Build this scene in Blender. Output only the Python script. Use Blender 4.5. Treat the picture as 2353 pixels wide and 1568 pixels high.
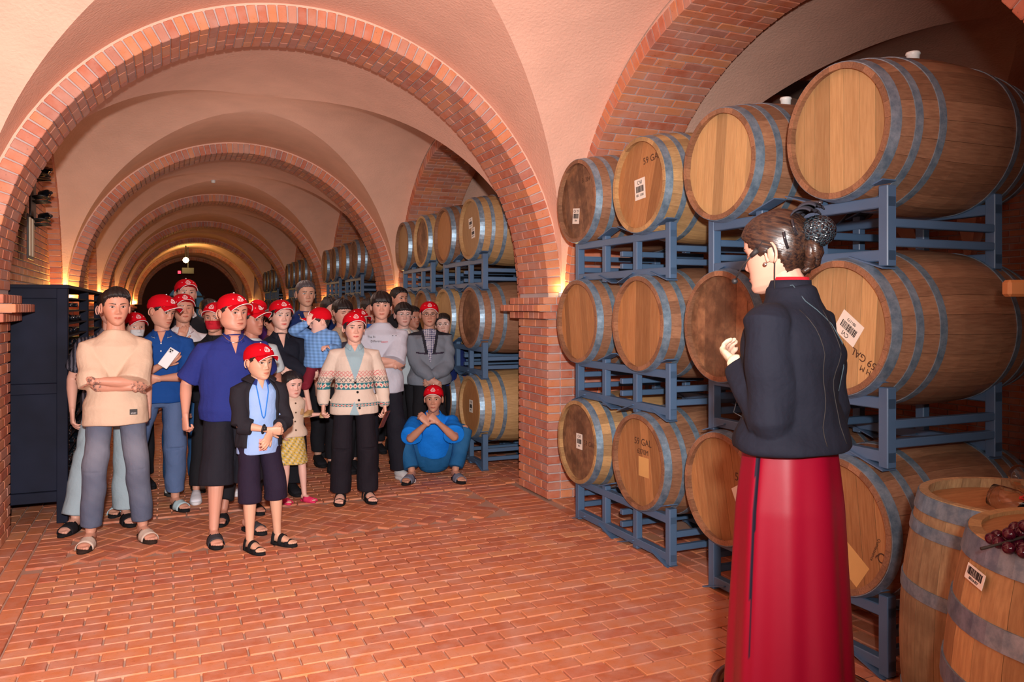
import bpy, bmesh, math, random
import numpy as np
from mathutils import Vector, Matrix, Quaternion
R_ = random.Random(7)
PI = math.pi
for _o in list(bpy.data.objects): bpy.data.objects.remove(_o)
C = bpy.context.scene.collection
SC = bpy.context.scene
# ---------------------------------------------------------------- camera
FPX, TH, YH, HC = 1827.6, 0.4088, 706.6, 1.53
cam_d = bpy.data.cameras.new('camera'); cam = bpy.data.objects.new('camera', cam_d); C.objects.link(cam)
cam.location = (0, 0, HC); cam.rotation_euler = (PI/2, 0, -TH)
cam_d.sensor_width = 36; cam_d.lens = FPX/2353*36; cam_d.shift_y = -(784-YH)/2353
cam_d.clip_start = .05; cam_d.clip_end = 200
SC.camera = cam
SC.view_settings.view_transform = 'Standard'; SC.view_settings.look = 'None'
SC.view_settings.gamma = 1; SC.view_settings.use_curve_mapping = False
SC.view_settings.exposure = 0.0
# ---------------------------------------------------------------- world
W = bpy.data.worlds.new('world'); SC.world = W; W.use_nodes = True
W.node_tree.nodes['Background'].inputs[0].default_value = (.75, .8, 1, 1)
W.node_tree.nodes['Background'].inputs[1].default_value = 0.02
# ---------------------------------------------------------------- lights (camera flash, warm spot, added fill lights)
def lamp(name, typ, loc, energy, col=(1, 1, 1), target=None, **kw):
    d = bpy.data.lights.new(name, typ); d.energy = energy; d.color = col
    for k, v in kw.items(): setattr(d, k, v)
    o = bpy.data.objects.new(name, d); C.objects.link(o); o.location = loc
    if target is not None:
        o.rotation_euler = (Vector(target)-Vector(loc)).to_track_quat('-Z', 'Y').to_euler()
    return o
lamp('flash', 'SPOT', (-.04, -.25, 1.80), 1650, (1, .92, .88), (-.35, 6.0, 2.1), spot_size=2.12, spot_blend=1.0, shadow_soft_size=.05)
lamp('bounce_lamp', 'AREA', (.6, -1.6, 2.6), 26, (1, .86, .74), (1.2, 5, 1.3), shape='RECTANGLE', size=1.6, size_y=1.0)  # added soft fill from behind the camera, not a fixture of the cellar
lamp('stage_lamp', 'SPOT', (-.75, .75, 2.55), 22, (1, .80, .48), (1.75, 1.5, 1.1), spot_size=.95, spot_blend=.25, shadow_soft_size=.03)
for k, e_, c_ in ((0, 24, (1, .76, .66)), (1, 15, (1, .72, .60)), (2, 7, (1, .66, .48)), (3, 3, (1, .55, .28)), (4, 4, (1, .55, .22)), (5, 5, (1, .55, .22))):
    lamp('ceiling_glow', 'POINT', (.9, 8.5+5.06*k, 2.35), e_, c_, shadow_soft_size=.45)  # unseen fill points added to brighten the farther bays
# ---------------------------------------------------------------- helpers
def ray(u, v):
    x = u-1176.5; up = -(v-YH)
    return (x*math.cos(TH)+FPX*math.sin(TH), -x*math.sin(TH)+FPX*math.cos(TH), up)
def onX(u, v, X): r = ray(u, v); t = X/r[0]; return Vector((X, r[1]*t, HC+r[2]*t))
def onY(u, v, Y): r = ray(u, v); t = Y/r[1]; return Vector((r[0]*t, Y, HC+r[2]*t))
def onZ(u, v, Z=0): r = ray(u, v); t = (Z-HC)/r[2]; return Vector((r[0]*t, r[1]*t, Z))
def atD(u, v, d): r = ray(u, v); t = d/FPX; return Vector((r[0]*t, r[1]*t, HC+r[2]*t))
def zpx(v, d): return HC+(YH-v)*d/FPX
def depth(x, y): return x*math.sin(TH)+y*math.cos(TH)
_names = {}
def link(o, parent=None):
    C.objects.link(o)
    if parent is not None: o.parent = parent
    return o
def mesh(name, v, f, mats=None, smooth=False, tone=None, mi=None):
    me = bpy.data.meshes.new(name); me.from_pydata([tuple(map(float, p)) for p in v], [], [tuple(map(int, q)) for q in f])
    if mats is not None:
        for m in (mats if isinstance(mats, (list, tuple)) else [mats]): me.materials.append(m)
    if mi is not None: me.polygons.foreach_set('material_index', np.array(mi, dtype=np.int32))
    if smooth: me.shade_smooth()
    if tone is not None:
        a = me.attributes.new('tone', 'FLOAT', 'FACE'); a.data.foreach_set('value', np.array(tone, dtype=np.float32))
    me.update(); return me
def obj(name, me, parent=None, loc=None, rot=None, **props):
    o = bpy.data.objects.new(name, me); link(o, parent)
    if loc is not None: o.location = loc
    if rot is not None: o.rotation_euler = rot
    for k, v in props.items(): o[k] = v
    return o
def empty(name, loc=(0, 0, 0), rot=(0, 0, 0), **props):
    o = bpy.data.objects.new(name, None); link(o); o.location = loc; o.rotation_euler = rot; o.empty_display_size = .1
    for k, v in props.items(): o[k] = v
    return o
def tag(o, label, cat, group=None):
    o['label'] = label; o['category'] = cat
    if group: o['group'] = group
    return o
class MB:                                   # mesh bin: collects shapes into ONE mesh
    def __init__(s): s.v = []; s.f = []; s.t = []; s.m = []
    def add(s, v, f, tone=0., m=0):
        n = len(s.v); s.v += [tuple(p) for p in v]; s.f += [tuple(i+n for i in q) for q in f]; s.t += [tone]*len(f); s.m += [m]*len(f)
    def box(s, c, d, M=None, tone=0., m=0):
        hx, hy, hz = d[0]/2, d[1]/2, d[2]/2
        P = [Vector((x, y, z)) for x in (-hx, hx) for y in (-hy, hy) for z in (-hz, hz)]
        if M is not None: P = [M @ p for p in P]
        P = [p+Vector(c) for p in P]
        s.add(P, BOXF, tone, m)
    def bbox(s, c, d, bev, M=None, tone=0., m=0):
        v, f = bev_box(d, bev)
        if M is not None: v = [M @ p for p in v]
        s.add([p+Vector(c) for p in v], f, tone, m)
    def tube(s, pts, rad, n=8, caps=True, tone=0., m=0, closed=False):
        pts = [Vector(p) for p in pts]; k = len(pts)
        if not hasattr(rad, '__len__'): rad = [rad]*k
        rings = []; up = None
        for i, p in enumerate(pts):
            a = pts[(i-1) % k] if (closed or i > 0) else pts[i]; b = pts[(i+1) % k] if (closed or i < k-1) else pts[i]
            t = (b-a).normalized()
            if up is None: up = t.orthogonal().normalized()
            up = (up-t*up.dot(t)).normalized(); w = t.cross(up)
            rings.append([p+(up*math.cos(2*PI*j/n)+w*math.sin(2*PI*j/n))*rad[i] for j in range(n)])
        V = [q for r in rings for q in r]; F = []
        for i in range(k if closed else k-1):
            i2 = (i+1) % k
            for j in range(n): F.append((i*n+j, i*n+(j+1) % n, i2*n+(j+1) % n, i2*n+j))
        if caps and not closed:
            F.append(tuple(range(n))[::-1]); F.append(tuple((k-1)*n+j for j in range(n)))
        s.add(V, F, tone, m)
    def lathe(s, prof, n=24, M=None, tone=0., m=0):     # profile (r, z) around z
        V = []; F = []
        for r, z in prof:
            for j in range(n): V.append(Vector((r*math.cos(2*PI*j/n), r*math.sin(2*PI*j/n), z)))
        for i in range(len(prof)-1):
            for j in range(n): F.append((i*n+j, i*n+(j+1) % n, (i+1)*n+(j+1) % n, (i+1)*n+j))
        if prof[0][0] > 1e-5: F.append(tuple(range(n))[::-1])
        if prof[-1][0] > 1e-5: F.append(tuple((len(prof)-1)*n+j for j in range(n)))
        if M is not None: V = [M @ p for p in V]
        s.add(V, F, tone, m)
    def me(s, name, mats, smooth=False, tones=True): return mesh(name, s.v, s.f, mats, smooth, s.t if tones else None, s.m)
    def build(s, name, mats, parent=None, smooth=False, **props): return obj(name, s.me(name, mats, smooth), parent, **props)
BOXF = [(0, 1, 3, 2), (4, 6, 7, 5), (0, 4, 5, 1), (2, 3, 7, 6), (0, 2, 6, 4), (1, 5, 7, 3)]
def bev_box(d, b):                          # box with chamfered edges: 24 verts, 44 tris
    h = [x/2 for x in d]; V = []; idx = {}
    for sx in (-1, 1):
        for sy in (-1, 1):
            for sz in (-1, 1):
                s = (sx, sy, sz)
                for ax in range(3):
                    p = [s[i]*(h[i]-(0 if i == ax else b)) for i in range(3)]
                    idx[(s, ax)] = len(V); V.append(Vector(p))
    F = []
    def q(pts):
        c = sum((V[i] for i in pts), Vector())/len(pts); n = (V[pts[1]]-V[pts[0]]).cross(V[pts[2]]-V[pts[0]])
        F.append(tuple(pts) if n.dot(c) > 0 else tuple(pts[::-1]))
    for ax in range(3):
        o1, o2 = [i for i in range(3) if i != ax]
        for s in (-1, 1):
            r = []
            for a, c in ((-1, -1), (1, -1), (1, 1), (-1, 1)):
                k = [0, 0, 0]; k[ax] = s; k[o1] = a; k[o2] = c; r.append(idx[(tuple(k), ax)])
            q(r)
        for a in (-1, 1):
            for c in (-1, 1):
                k0 = [0, 0, 0]; k1 = [0, 0, 0]; k0[o1] = k1[o1] = a; k0[o2] = k1[o2] = c; k0[ax] = -1; k1[ax] = 1
                q([idx[(tuple(k0), o1)], idx[(tuple(k1), o1)], idx[(tuple(k1), o2)], idx[(tuple(k0), o2)]])
    for s in [(x, y, z) for x in (-1, 1) for y in (-1, 1) for z in (-1, 1)]:
        q([idx[(s, 0)], idx[(s, 1)], idx[(s, 2)]])
    return V, F
# ---------------------------------------------------------------- materials
def nmat(name, col=(.5, .5, .5), rough=.6, metal=0., spec=.5):
    m = bpy.data.materials.new(name); m.use_nodes = True; b = m.node_tree.nodes['Principled BSDF']
    b.inputs['Base Color'].default_value = (*col, 1); b.inputs['Roughness'].default_value = rough; b.inputs['Metallic'].default_value = metal
    b.inputs['Specular IOR Level'].default_value = spec
    return m
class G:
    def __init__(s, m): s.m = m; s.t = m.node_tree; s.b = s.t.nodes['Principled BSDF']
    def n(s, typ, **kw):
        x = s.t.nodes.new(typ)
        for k, v in kw.items():
            if k.startswith('i_'): x.inputs[int(k[2:])].default_value = v
            else: setattr(x, k, v)
        return x
    def l(s, a, b): s.t.links.new(a, b)
    def coord(s, kind='Object', scale=(1, 1, 1), rot=(0, 0, 0)):
        c = s.n('ShaderNodeTexCoord'); mp = s.n('ShaderNodeMapping'); mp.inputs['Scale'].default_value = scale; mp.inputs['Rotation'].default_value = rot
        s.l(c.outputs[kind], mp.inputs[0]); return mp.outputs[0]
    def noise(s, vec, scale, detail=3, rough=.5):
        x = s.n('ShaderNodeTexNoise'); x.inputs['Scale'].default_value = scale; x.inputs['Detail'].default_value = detail; x.inputs['Roughness'].default_value = rough
        if vec is not None: s.l(vec, x.inputs['Vector'])
        return x.outputs['Fac']
    def ramp(s, fac, stops, interp='LINEAR'):
        r = s.n('ShaderNodeValToRGB'); r.color_ramp.interpolation = interp; e = r.color_ramp.elements
        while len(e) < len(stops): e.new(.5)
        for i, (p, c) in enumerate(stops): e[i].position = p; e[i].color = (*c, 1) if len(c) == 3 else c
        s.l(fac, r.inputs[0]); return r.outputs[0]
    def mix(s, fac, a, b, mode='MIX'):
        x = s.n('ShaderNodeMix', data_type='RGBA', blend_type=mode)
        for sock, val in ((x.inputs[0], fac), (x.inputs[6], a), (x.inputs[7], b)):
            if isinstance(val, (int, float)): sock.default_value = val
            elif isinstance(val, tuple): sock.default_value = (*val, 1) if len(val) == 3 else val
            else: s.l(val, sock)
        return x.outputs[2]
    def bump(s, h, strength=.3, dist=.01):
        x = s.n('ShaderNodeBump'); x.inputs['Strength'].default_value = strength; x.inputs['Distance'].default_value = dist
        s.l(h, x.inputs['Height']); s.l(x.outputs[0], s.b.inputs['Normal']); return x
    def col(s, sock): s.l(sock, s.b.inputs['Base Color'])
    def math(s, op, a, b=None):
        x = s.n('ShaderNodeMath', operation=op)
        for i, v in enumerate((a, b)):
            if v is None: continue
            if isinstance(v, (int, float)): x.inputs[i].default_value = v
            else: s.l(v, x.inputs[i])
        return x.outputs[0]
def brick_material(name, stops, stuff, dirt=.5):
    m = nmat(name, rough=.62, spec=.35); g = G(m)
    if stuff: a = g.n('ShaderNodeAttribute', attribute_name='tone'); rnd = a.outputs['Fac']
    else: a = g.n('ShaderNodeObjectInfo'); rnd = a.outputs['Random']
    base = g.ramp(rnd, stops)
    geo = g.n('ShaderNodeNewGeometry'); P = geo.outputs['Position']
    n1 = g.noise(P, 14, 3); n2 = g.noise(P, 60, 3, .7); n3 = g.noise(P, 5, 2)
    c = g.mix(g.ramp(n1, [(.35, (0, 0, 0)), (.75, (.45, .45, .45))]), base, (.62, .33, .25))
    c = g.mix(g.ramp(n2, [(.62, (0, 0, 0)), (.74, (dirt, dirt, dirt))]), c, (.07, .04, .045))
    c = g.mix(g.ramp(n3, [(.5, (0, 0, 0)), (.9, (.5, .5, .5))]), c, (.55, .4, .36))
    g.col(c); g.bump(n2, .25, .004)
    return m
FLOOR_STOPS = [(0, (.44, .125, .058)), (.3, (.54, .175, .075)), (.6, (.62, .22, .09)), (.85, (.48, .135, .07)), (1, (.66, .29, .13))]
WALL_STOPS = [(0, (.44, .125, .07)), (.3, (.56, .17, .085)), (.6, (.64, .25, .11)), (.8, (.40, .15, .11)), (1, (.58, .27, .18))]
M = {}
M['floor_brick'] = brick_material('floor_brick', FLOOR_STOPS, False, .45)
M['floor_brick_s'] = brick_material('floor_brick_far', FLOOR_STOPS, True, .45)
M['brick'] = brick_material('wall_brick', WALL_STOPS, False, .55)
M['brick_s'] = brick_material('wall_brick_far', WALL_STOPS, True, .55)
def mk_plain(name, col, rough=.8, bump=.2, scale=120, var=.12, metal=0, spec=.3, dist=.003):
    m = nmat(name, col, rough, metal, spec); g = G(m); P = g.n('ShaderNodeNewGeometry').outputs['Position']
    n = g.noise(P, scale, 3); n2 = g.noise(P, 3.5, 2)
    c = g.mix(g.ramp(n2, [(.3, (0, 0, 0)), (.7, (1, 1, 1))]), tuple(x*(1-var) for x in col), tuple(min(1, x*(1+var)) for x in col)); g.col(c)
    g.bump(n, bump, dist); return m
M['mortar'] = mk_plain('mortar', (.47, .39, .38), .9, .4, 90)
M['floor_mortar'] = mk_plain('floor_mortar', (.46, .29, .22), .9, .4, 90)
M['plaster'] = mk_plain('peach_plaster', (.80, .49, .375), .9, .7, 48, .05, dist=.006)
M['steel_paint'] = mk_plain('painted_steel', (.070, .135, .24), .42, .08, 60, .1, 0, .5)
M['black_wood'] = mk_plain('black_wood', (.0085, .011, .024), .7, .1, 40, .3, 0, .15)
M['hoop'] = nmat('galvanised_hoop', (.30, .42, .54), .42, .65)
g = G(M['hoop']); P = g.coord('Object'); g.col(g.mix(g.ramp(g.noise(P, 22, 4, .7), [(.35, (0, 0, 0)), (.7, (1, 1, 1))]), (.17, .28, .39), (.38, .52, .64))); g.bump(g.noise(P, 90, 2), .1, .002)
def wood(name, c1, c2, along=(1, 14, 14), rough=.55, stain=0.):
    m = nmat(name, c1, rough, 0, .35); g = G(m); P = g.coord('Object', along)
    info = g.n('ShaderNodeObjectInfo').outputs['Random']
    off = g.n('ShaderNodeVectorMath', operation='ADD'); g.l(P, off.inputs[0]); cmb = g.n('ShaderNodeCombineXYZ'); g.l(g.math('MULTIPLY', info, 37.), cmb.inputs[0]); g.l(g.math('MULTIPLY', info, 91.), cmb.inputs[2]); g.l(cmb.outputs[0], off.inputs[1])
    n = g.noise(off.outputs[0], 7, 5, .6); c = g.ramp(n, [(.3, c1), (.68, c2)])
    tint = g.ramp(info, [(0, (.74, .70, .66)), (.5, (.95, .93, .9)), (1, (1.25, 1.2, 1.1))]); c = g.mix(1., c, tint, 'MULTIPLY')
    if stain: c = g.mix(g.ramp(g.noise(g.coord('Object'), 6, 4, .65), [(.45, (0, 0, 0)), (.62, (stain, stain, stain))]), c, (.07, .035, .02))
    g.col(c); g.bump(n, .15, .003); return m
M['stave'] = wood('oak_stave', (.205, .10, .058), (.32, .175, .105), (1.2, 16, 16))
M['head_a'] = wood('oak_head_light', (.40, .245, .11), (.52, .34, .165), (16, 16, 1.1))
M['head_b'] = wood('oak_head_warm', (.31, .14, .055), (.42, .22, .095), (16, 16, 1.1))
M['head_c'] = wood('oak_head_stained', (.17, .085, .05), (.30, .165, .09), (16, 3, 3), stain=.7)
M['stave_y'] = wood('oak_stave_yellow', (.34, .205, .095), (.48, .315, .15), (1.2, 16, 16))
M['label'] = nmat('label_paper', (.80, .78, .70), .6)
M['ink'] = nmat('black_ink', (.012, .011, .012), .6)
M['brand_ink'] = nmat('burnt_brand', (.07, .03, .015), .8)
def emis(name, col, s):
    m = nmat(name, col); b = m.node_tree.nodes['Principled BSDF']; b.inputs['Emission Color'].default_value = (*col, 1); b.inputs['Emission Strength'].default_value = s; return m
M['bulb'] = emis('warm_bulb', (1, .66, .25), 30)
M['bulb_red'] = emis('red_led', (1, .02, .05), 4)
M['white_plastic'] = nmat('white_plastic', (.75, .8, .8), .4)
def text_mesh(name, body, size, mat, extrude=.0004):
    cu = bpy.data.curves.new(name, 'FONT'); cu.body = body; cu.size = size; cu.align_x = 'CENTER'; cu.align_y = 'CENTER'; cu.extrude = extrude; cu.resolution_u = 3
    t = bpy.data.objects.new(name, cu); C.objects.link(t); dg = bpy.context.evaluated_depsgraph_get()
    me = bpy.data.meshes.new_from_object(t.evaluated_get(dg)); me.name = name; bpy.data.objects.remove(t); me.materials.clear(); me.materials.append(mat)
    return me
# ================================================================ THE SETTING
CX, RI, RO, ZC = .90, 1.870, 1.990, 1.64         # main arch: centre line, intrados, ring, springing
ZB = ZC                                          # springing height
Y0, TA, PB = 5.68, .57, 5.06                     # first visible arch, its thickness, bay length
XL, XR = CX-RI, CX+RI
XS = 2.93                                        # face plane of the arches in the right wall
SCY, SCZ, SRI, SRO = 3.62, 1.38, 2.05, 2.17      # side arch of the first bay
# ---- brick helpers
BV, BF = bev_box((1, 1, 1), .0)
_bm_cache = {}
def brick_mesh(kind, dx, dy, dz, mat, bev=.004):
    k = (kind, round(dx, 3), round(dy, 3), round(dz, 3), mat.name)
    if k not in _bm_cache:
        v, f = bev_box((dx, dy, dz), bev); _bm_cache[k] = mesh('brick', v, f, mat)
    return _bm_cache[k]
class Bricks:                                    # first/largest as parts of their own, the rest as one 'stuff' part
    def __init__(s, parent, mat, mat_s, limit=300): s.p = parent; s.mat = mat; s.ms = mat_s; s.items = []; s.limit = limit
    def add(s, c, d, rot=None, pri=0.): s.items.append((pri, Vector(c), tuple(d), rot or Matrix.Identity(3)))
    def finish(s, bev=.004, name='brick'):
        it = sorted(s.items, key=lambda x: -x[0]); a, b = it[:s.limit], it[s.limit:]
        for _, c, d, rot in a:
            o = bpy.data.objects.new(name, brick_mesh('b', *d, s.mat, bev)); link(o, s.p)
            o.matrix_local = Matrix.Translation(c) @ rot.to_4x4()
        if b:
            mb = MB()
            for _, c, d, rot in b:
                mb.bbox(c, d, bev, rot, R_.random())
            o = mb.build('far_bricks', s.ms, s.p, kind='stuff')
def jit(s=.0025): return R_.uniform(-s, s)
# ---- floor
floor = empty('floor', kind='structure')
mb = MB(); mb.box((4, 18, -.065), (20, 60, .1)); mb.build('mortar_bed', M['floor_mortar'], floor)
fb = Bricks(floor, M['floor_brick'], M['floor_brick_s'], 300)
def fpri(x, y):
    d = depth(x, y)
    if d < .3: return -1
    u = (x*math.cos(TH)-y*math.sin(TH))/d*FPX; v = HC*FPX/d
    if abs(u) > 1230 or v > 900: return -1+.001*d
    if x > 2.6: return .2/d
    return 1/d
def fbrick(x, y, lx, ly, rz=0.):
    r = Matrix.Rotation(rz+jit(.006), 3, 'Z')
    fb.add((x, y, -.019+jit(.0018)), (lx-.009, ly-.008, .034), r, fpri(x, y))
X_A, X_B = -.67, 2.70                            # border lines of the running-bond field
def field(ya, yb, xa=X_A, xb=X_B):
    n = int(round((yb-ya)/.095)); py = (yb-ya)/n
    for i in range(n):
        y = ya+py*(i+.5); x = xa; first = True
        off = (.1 if i % 2 else .2)
        while x < xb-.02:
            L = min(off if first else .2, xb-x); first = False
            if xb-x-L < .05: L = xb-x
            fbrick(x+L/2, y, L, py); x += L
field(1.2, 5.38); field(6.35, 10.45); field(11.4, 15.5); field(16.5, 20.6)
def herring(xa, xb, ya, yb):                     # herringbone panel between the piers
    L, Wd = .2, .1; ang = PI/4; ca, sa = math.cos(ang), math.sin(ang)
    for i in range(-40, 80):
        for j in range(-40, 80):
            for o in (0, 1):
                bx, by = (i+j)*Wd+0., (i-j)*Wd*1.0
                # horizontal brick at (bx+..), vertical partner
                if (i+0) % 1: continue
                px, py_ = j*Wd+i*2*L*.5*0, 0
    return
def herring2(xa, xb, ya, yb):
    W_ = .1; ang = PI/4; ca, sa = math.cos(ang), math.sin(ang)
    for i in range(-60, 90):
        for j in range(-60, 90):
            k = (i+j) % 4
            if k == 0: cx, cy, lx, ly = i+1., j+.5, 2, 1      # lying brick covers (i,j),(i+1,j)
            elif k == 2: cx, cy, lx, ly = i+.5, j+1., 1, 2    # standing brick covers (i,j),(i,j+1)
            else: continue
            X = xa+(cx*ca-cy*sa)*W_; Y = ya+(cx*sa+cy*ca)*W_
            if xa+.03 < X < xb-.03 and ya+.03 < Y < yb-.03:
                fbrick(X, Y, lx*W_, ly*W_, ang)
for k in range(2):
    ya = 5.40+PB*k; yb = ya+.93
    herring2(X_A+.1, 2.32, ya, yb)
    for side in (0, 1):                          # ladder strips beside the piers
        n = 10
        for i in range(n):
            y = ya+.93*(i+.5)/n
            if side: fbrick(2.54, y, .40, .093)
            else: fbrick(-.79, y, .36, .093) if False else fbrick(X_A-.0, y, .2, .093)
for i in range(50):                              # left strip and border beyond the racks
    for j in range(6):
        y = 2.4+i*.2+(.1 if j % 2 else 0)
        if not (5.3 < y < 6.4 and j == 0): fbrick(X_A-.052-.105*j, y, .1, .2, 0)
for i in range(42):
    y = .9+i*.2
    for j in range(5): 
        if not (5.4 < y < 6.5 and j == 0): fbrick(X_B+.06+j*.105+.0, y+(.1 if j % 2 else 0), .1, .2, 0)
for i in range(30):
    for j in range(9): fbrick(3.33+j*.205, 1.1+i*.1+.0, .2, .1, 0)
fb.finish(.003)
# ---- arches
def arch_main(k, parts):
    ya = Y0+PB*k; root = empty('trim_%d' % (k+1), (CX, ya, 0), kind='structure')
    br = Bricks(root, M['brick'], M['brick_s'], 300 if parts else 0)
    nv = 90; da = PI/nv
    for i in range(nv):
        a = da*(i+.5); w = (RI+.05)*da-.009
        segs = [.114, .228, .228] if i % 2 else [.228, .228, .114]
        y = 0
        for s in segs:
            rot = Matrix.Rotation(-(a-PI/2)*-1, 3, 'Y') if False else Matrix(((math.cos(a), 0, -math.sin(a)), (0, 1, 0), (math.sin(a), 0, math.cos(a))))
            r = (RI+RO)/2+jit(.002)
            br.add((r*math.cos(a), y+s/2, ZC+r*math.sin(a)), (RO-RI, s-.009, w), rot, 10-y)
            y += s
    br.finish()
    n = 96; V = []; F = []                       # mortar ring
    for i in range(n+1):
        a = PI*i/n
        for r, yy in ((RI+.008, .012), (RO-.004, .012), (RO-.004, TA-.012), (RI+.008, TA-.012)):
            V.append((r*math.cos(a), yy, ZC+r*math.sin(a)))
    for i in range(n):
        for j in range(4): F.append((i*4+j, i*4+(j+1) % 4, (i+1)*4+(j+1) % 4, (i+1)*4+j))
    obj('mortar', mesh('mortar', V, F, M['mortar']), root)
    # plaster wall above the ring up to the vault
    return root
for k in range(-1, 7): arch_main(k, k in (0, 1))
def arch_side(k, parts, xs=XS, depth_=.69, side=1, name=None):
    cy = SCY+PB*k; root = empty(name or 'trim_%d' % (20+k), (xs, cy, 0), kind='structure')
    br = Bricks(root, M['brick'], M['brick_s'], 300 if parts else 0)
    a0 = math.asin((1.60-SCZ)/SRI); nv = 88; da = (PI-2*a0)/nv
    for i in range(nv):
        a = a0+da*(i+.5); w = (SRI+.05)*da-.009
        segs = ([.115, .23, .23, .115] if i % 2 else [.23, .23, .23]) if depth_ > .5 else [depth_]
        x = 0; r = (SRI+SRO)/2+jit(.002)
        rot = Matrix(((1, 0, 0), (0, math.cos(a), -math.sin(a)), (0, math.sin(a), math.cos(a))))
        for s in segs:
            br.add((side*(x+s/2), r*math.cos(a), SCZ+r*math.sin(a)), (s-.009, SRO-SRI, w), rot, (10-x if a < PI*.62 else 1)+(2 if a < 1.6 else 0))
            x += s
    br.finish()
    n = 96; V = []; F = []
    for i in range(n+1):
        a = a0+(PI-2*a0)*i/n
        for r, xx in ((SRI+.008, .012), (SRO-.004, .012), (SRO-.004, depth_-.012), (SRI+.008, depth_-.012)):
            V.append((side*xx, r*math.cos(a), SCZ+r*math.sin(a)))
    for i in range(n):
        for j in range(4): F.append((i*4+j, i*4+(j+1) % 4, (i+1)*4+(j+1) % 4, (i+1)*4+j))
    obj('mortar', mesh('mortar', V, F, M['mortar']), root)
    return root
for k in range(0, 4): arch_side(k, k == 0)
for k in range(0, 4): arch_side(k, False, XL-.16, .24, -1, 'trim_%d' % (30+k))
# ---- piers with stepped caps
def pier(k, right, name, parts):
    ya = Y0+PB*k; root = empty(name, (XR if right else XL, ya, 0), kind='structure'); s = 1 if right else -1
    ln = .84; wd = TA                            # the pier runs outwards in x, through the arch in y
    br = Bricks(root, M['brick'], M['brick_s'], 300 if parts else 0)
    n = 21; hz = 1.435/n
    body_l = .92 if right else .55
    mb = MB(); mb.box((s*body_l/2, wd/2, .72), (body_l-.024, wd-.024, 1.44)); mb.box((s*(.40), wd/2, 1.62), (.78, wd-.02, .1))
    mb.build('mortar', M['mortar'], root)
    for i in range(n):
        z = hz*(i+.5)
        segs = [.114, .228, .228] if i % 2 else [.228, .228, .114]
        y = 0
        for j, g_ in enumerate(segs):            # reveal
            br.add((s*.055, y+g_/2, z), (.114, g_-.010, hz-.011), None, 5); y += g_
        x = .114 if i % 2 else .114              # front face
        while x < body_l-.03:
            L = min(.228 if (x > .12 or i % 2) else .114, body_l-x)
            br.add((s*(x+L/2), .055, z), (L-.010, .112, hz-.011), None, 6 if x < .6 else 1)
            if x < .6: br.add((s*(x+L/2), wd-.055, z), (L-.010, .112, hz-.011), None, .5)
            x += L
    # stepped cap: courses project .05, .12, .05
    z = 1.437
    for pr, h in ((.055, .058), (.125, .056), (.055, .058)):
        W_ = wd+.11+2*(pr-.055)*.6; y = -.055-(pr-.055)*.6; Lx = .80 if right else .5
        mb = MB(); mb.box((s*(Lx/2-pr+.006), wd/2, z+h/2), (Lx-.02, W_-.02, h)); mb.build('cap_mortar', M['mortar'], root)
        m_ = int(W_/.085); st = W_/m_
        for i in range(m_):
            br.add((s*(.05-pr), y+st*(i+.5), z+h/2), (.112, st-.006, h-.004), None, 9)
        x = .112-pr
        while x < Lx-pr-.05:
            br.add((s*(x+.085), y+.055, z+h/2), (.165, .112, h-.004), None, 9); br.add((s*(x+.085), y+W_-.055, z+h/2), (.165, .112, h-.004), None, .4); x += .17
        z += h+.001
    br.finish()
    return root
for k in range(-1, 5):
    pier(k, True, 'wall_right_%d' % (k+2), k == 0); pier(k, False, 'wall_left_%d' % (k+2), k == 0)
# ---- groin vaults, one bay each
RM = 2.008
def vault(k, name, xc=CX, half=2.04, full=True):
    cy = SCY+PB*k; y_a, y_b = (Y0+PB*(k-1)+TA-.02), (Y0+PB*k+.02)
    x_a, x_b = xc-half, xc+half
    NY = 90; n1, n2 = 26, 52; V = []; F = []
    def z2f(x, y):
        t = (y-cy)/((cy-y_a+.03) if y < cy else (y_b-cy)+.03); return SCZ+.10+2.19*math.sqrt(max(0, 1-t*t))+.09*(1-abs(x-xc)/half)-.08
    def z1f(x): return ZC+math.sqrt(max(0, RM*RM-(x-xc)**2))
    ys = [cy-(cy-y_a)*math.cos(PI/2*j/(NY//2)) for j in range(NY//2)]+[cy+(y_b-cy)*math.sin(PI/2*j/(NY//2)) for j in range(NY//2+1)]
    for y in ys:
        lo, hi = 0., half-.02                    # where the two barrels meet on this line
        if z1f(xc) <= z2f(xc, y): xg = .002
        elif z1f(xc+hi) >= z2f(xc+hi, y): xg = hi
        else:
            for _ in range(30):
                md = (lo+hi)/2
                if z1f(xc+md) > z2f(xc+md, y): lo = md
                else: hi = md
            xg = lo
        xs = [x_a+(xc-xg-x_a)*math.sin(PI/2*i/n1) for i in range(n1)]+[xc-xg+2*xg*i/n2 for i in range(n2)]+[xc+xg+(x_b-xc-xg)*(1-math.cos(PI/2*i/n1)) for i in range(n1+1)]
        for x in xs: V.append((x, y, max(z1f(x), z2f(x, y))))
    nx = 2*n1+n2+1
    for j in range(len(ys)-1):
        for i in range(nx-1): F.append((j*nx+i, (j+1)*nx+i, (j+1)*nx+i+1, j*nx+i+1))
    o = obj(name, mesh(name, V, F, M['plaster'], True), kind='structure')
    o.data.set_sharp_from_angle(angle=.35)
    return o
for k in range(0, 7): vault(k, 'ceiling_%d' % (k+1) if k else 'ceiling')
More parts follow.
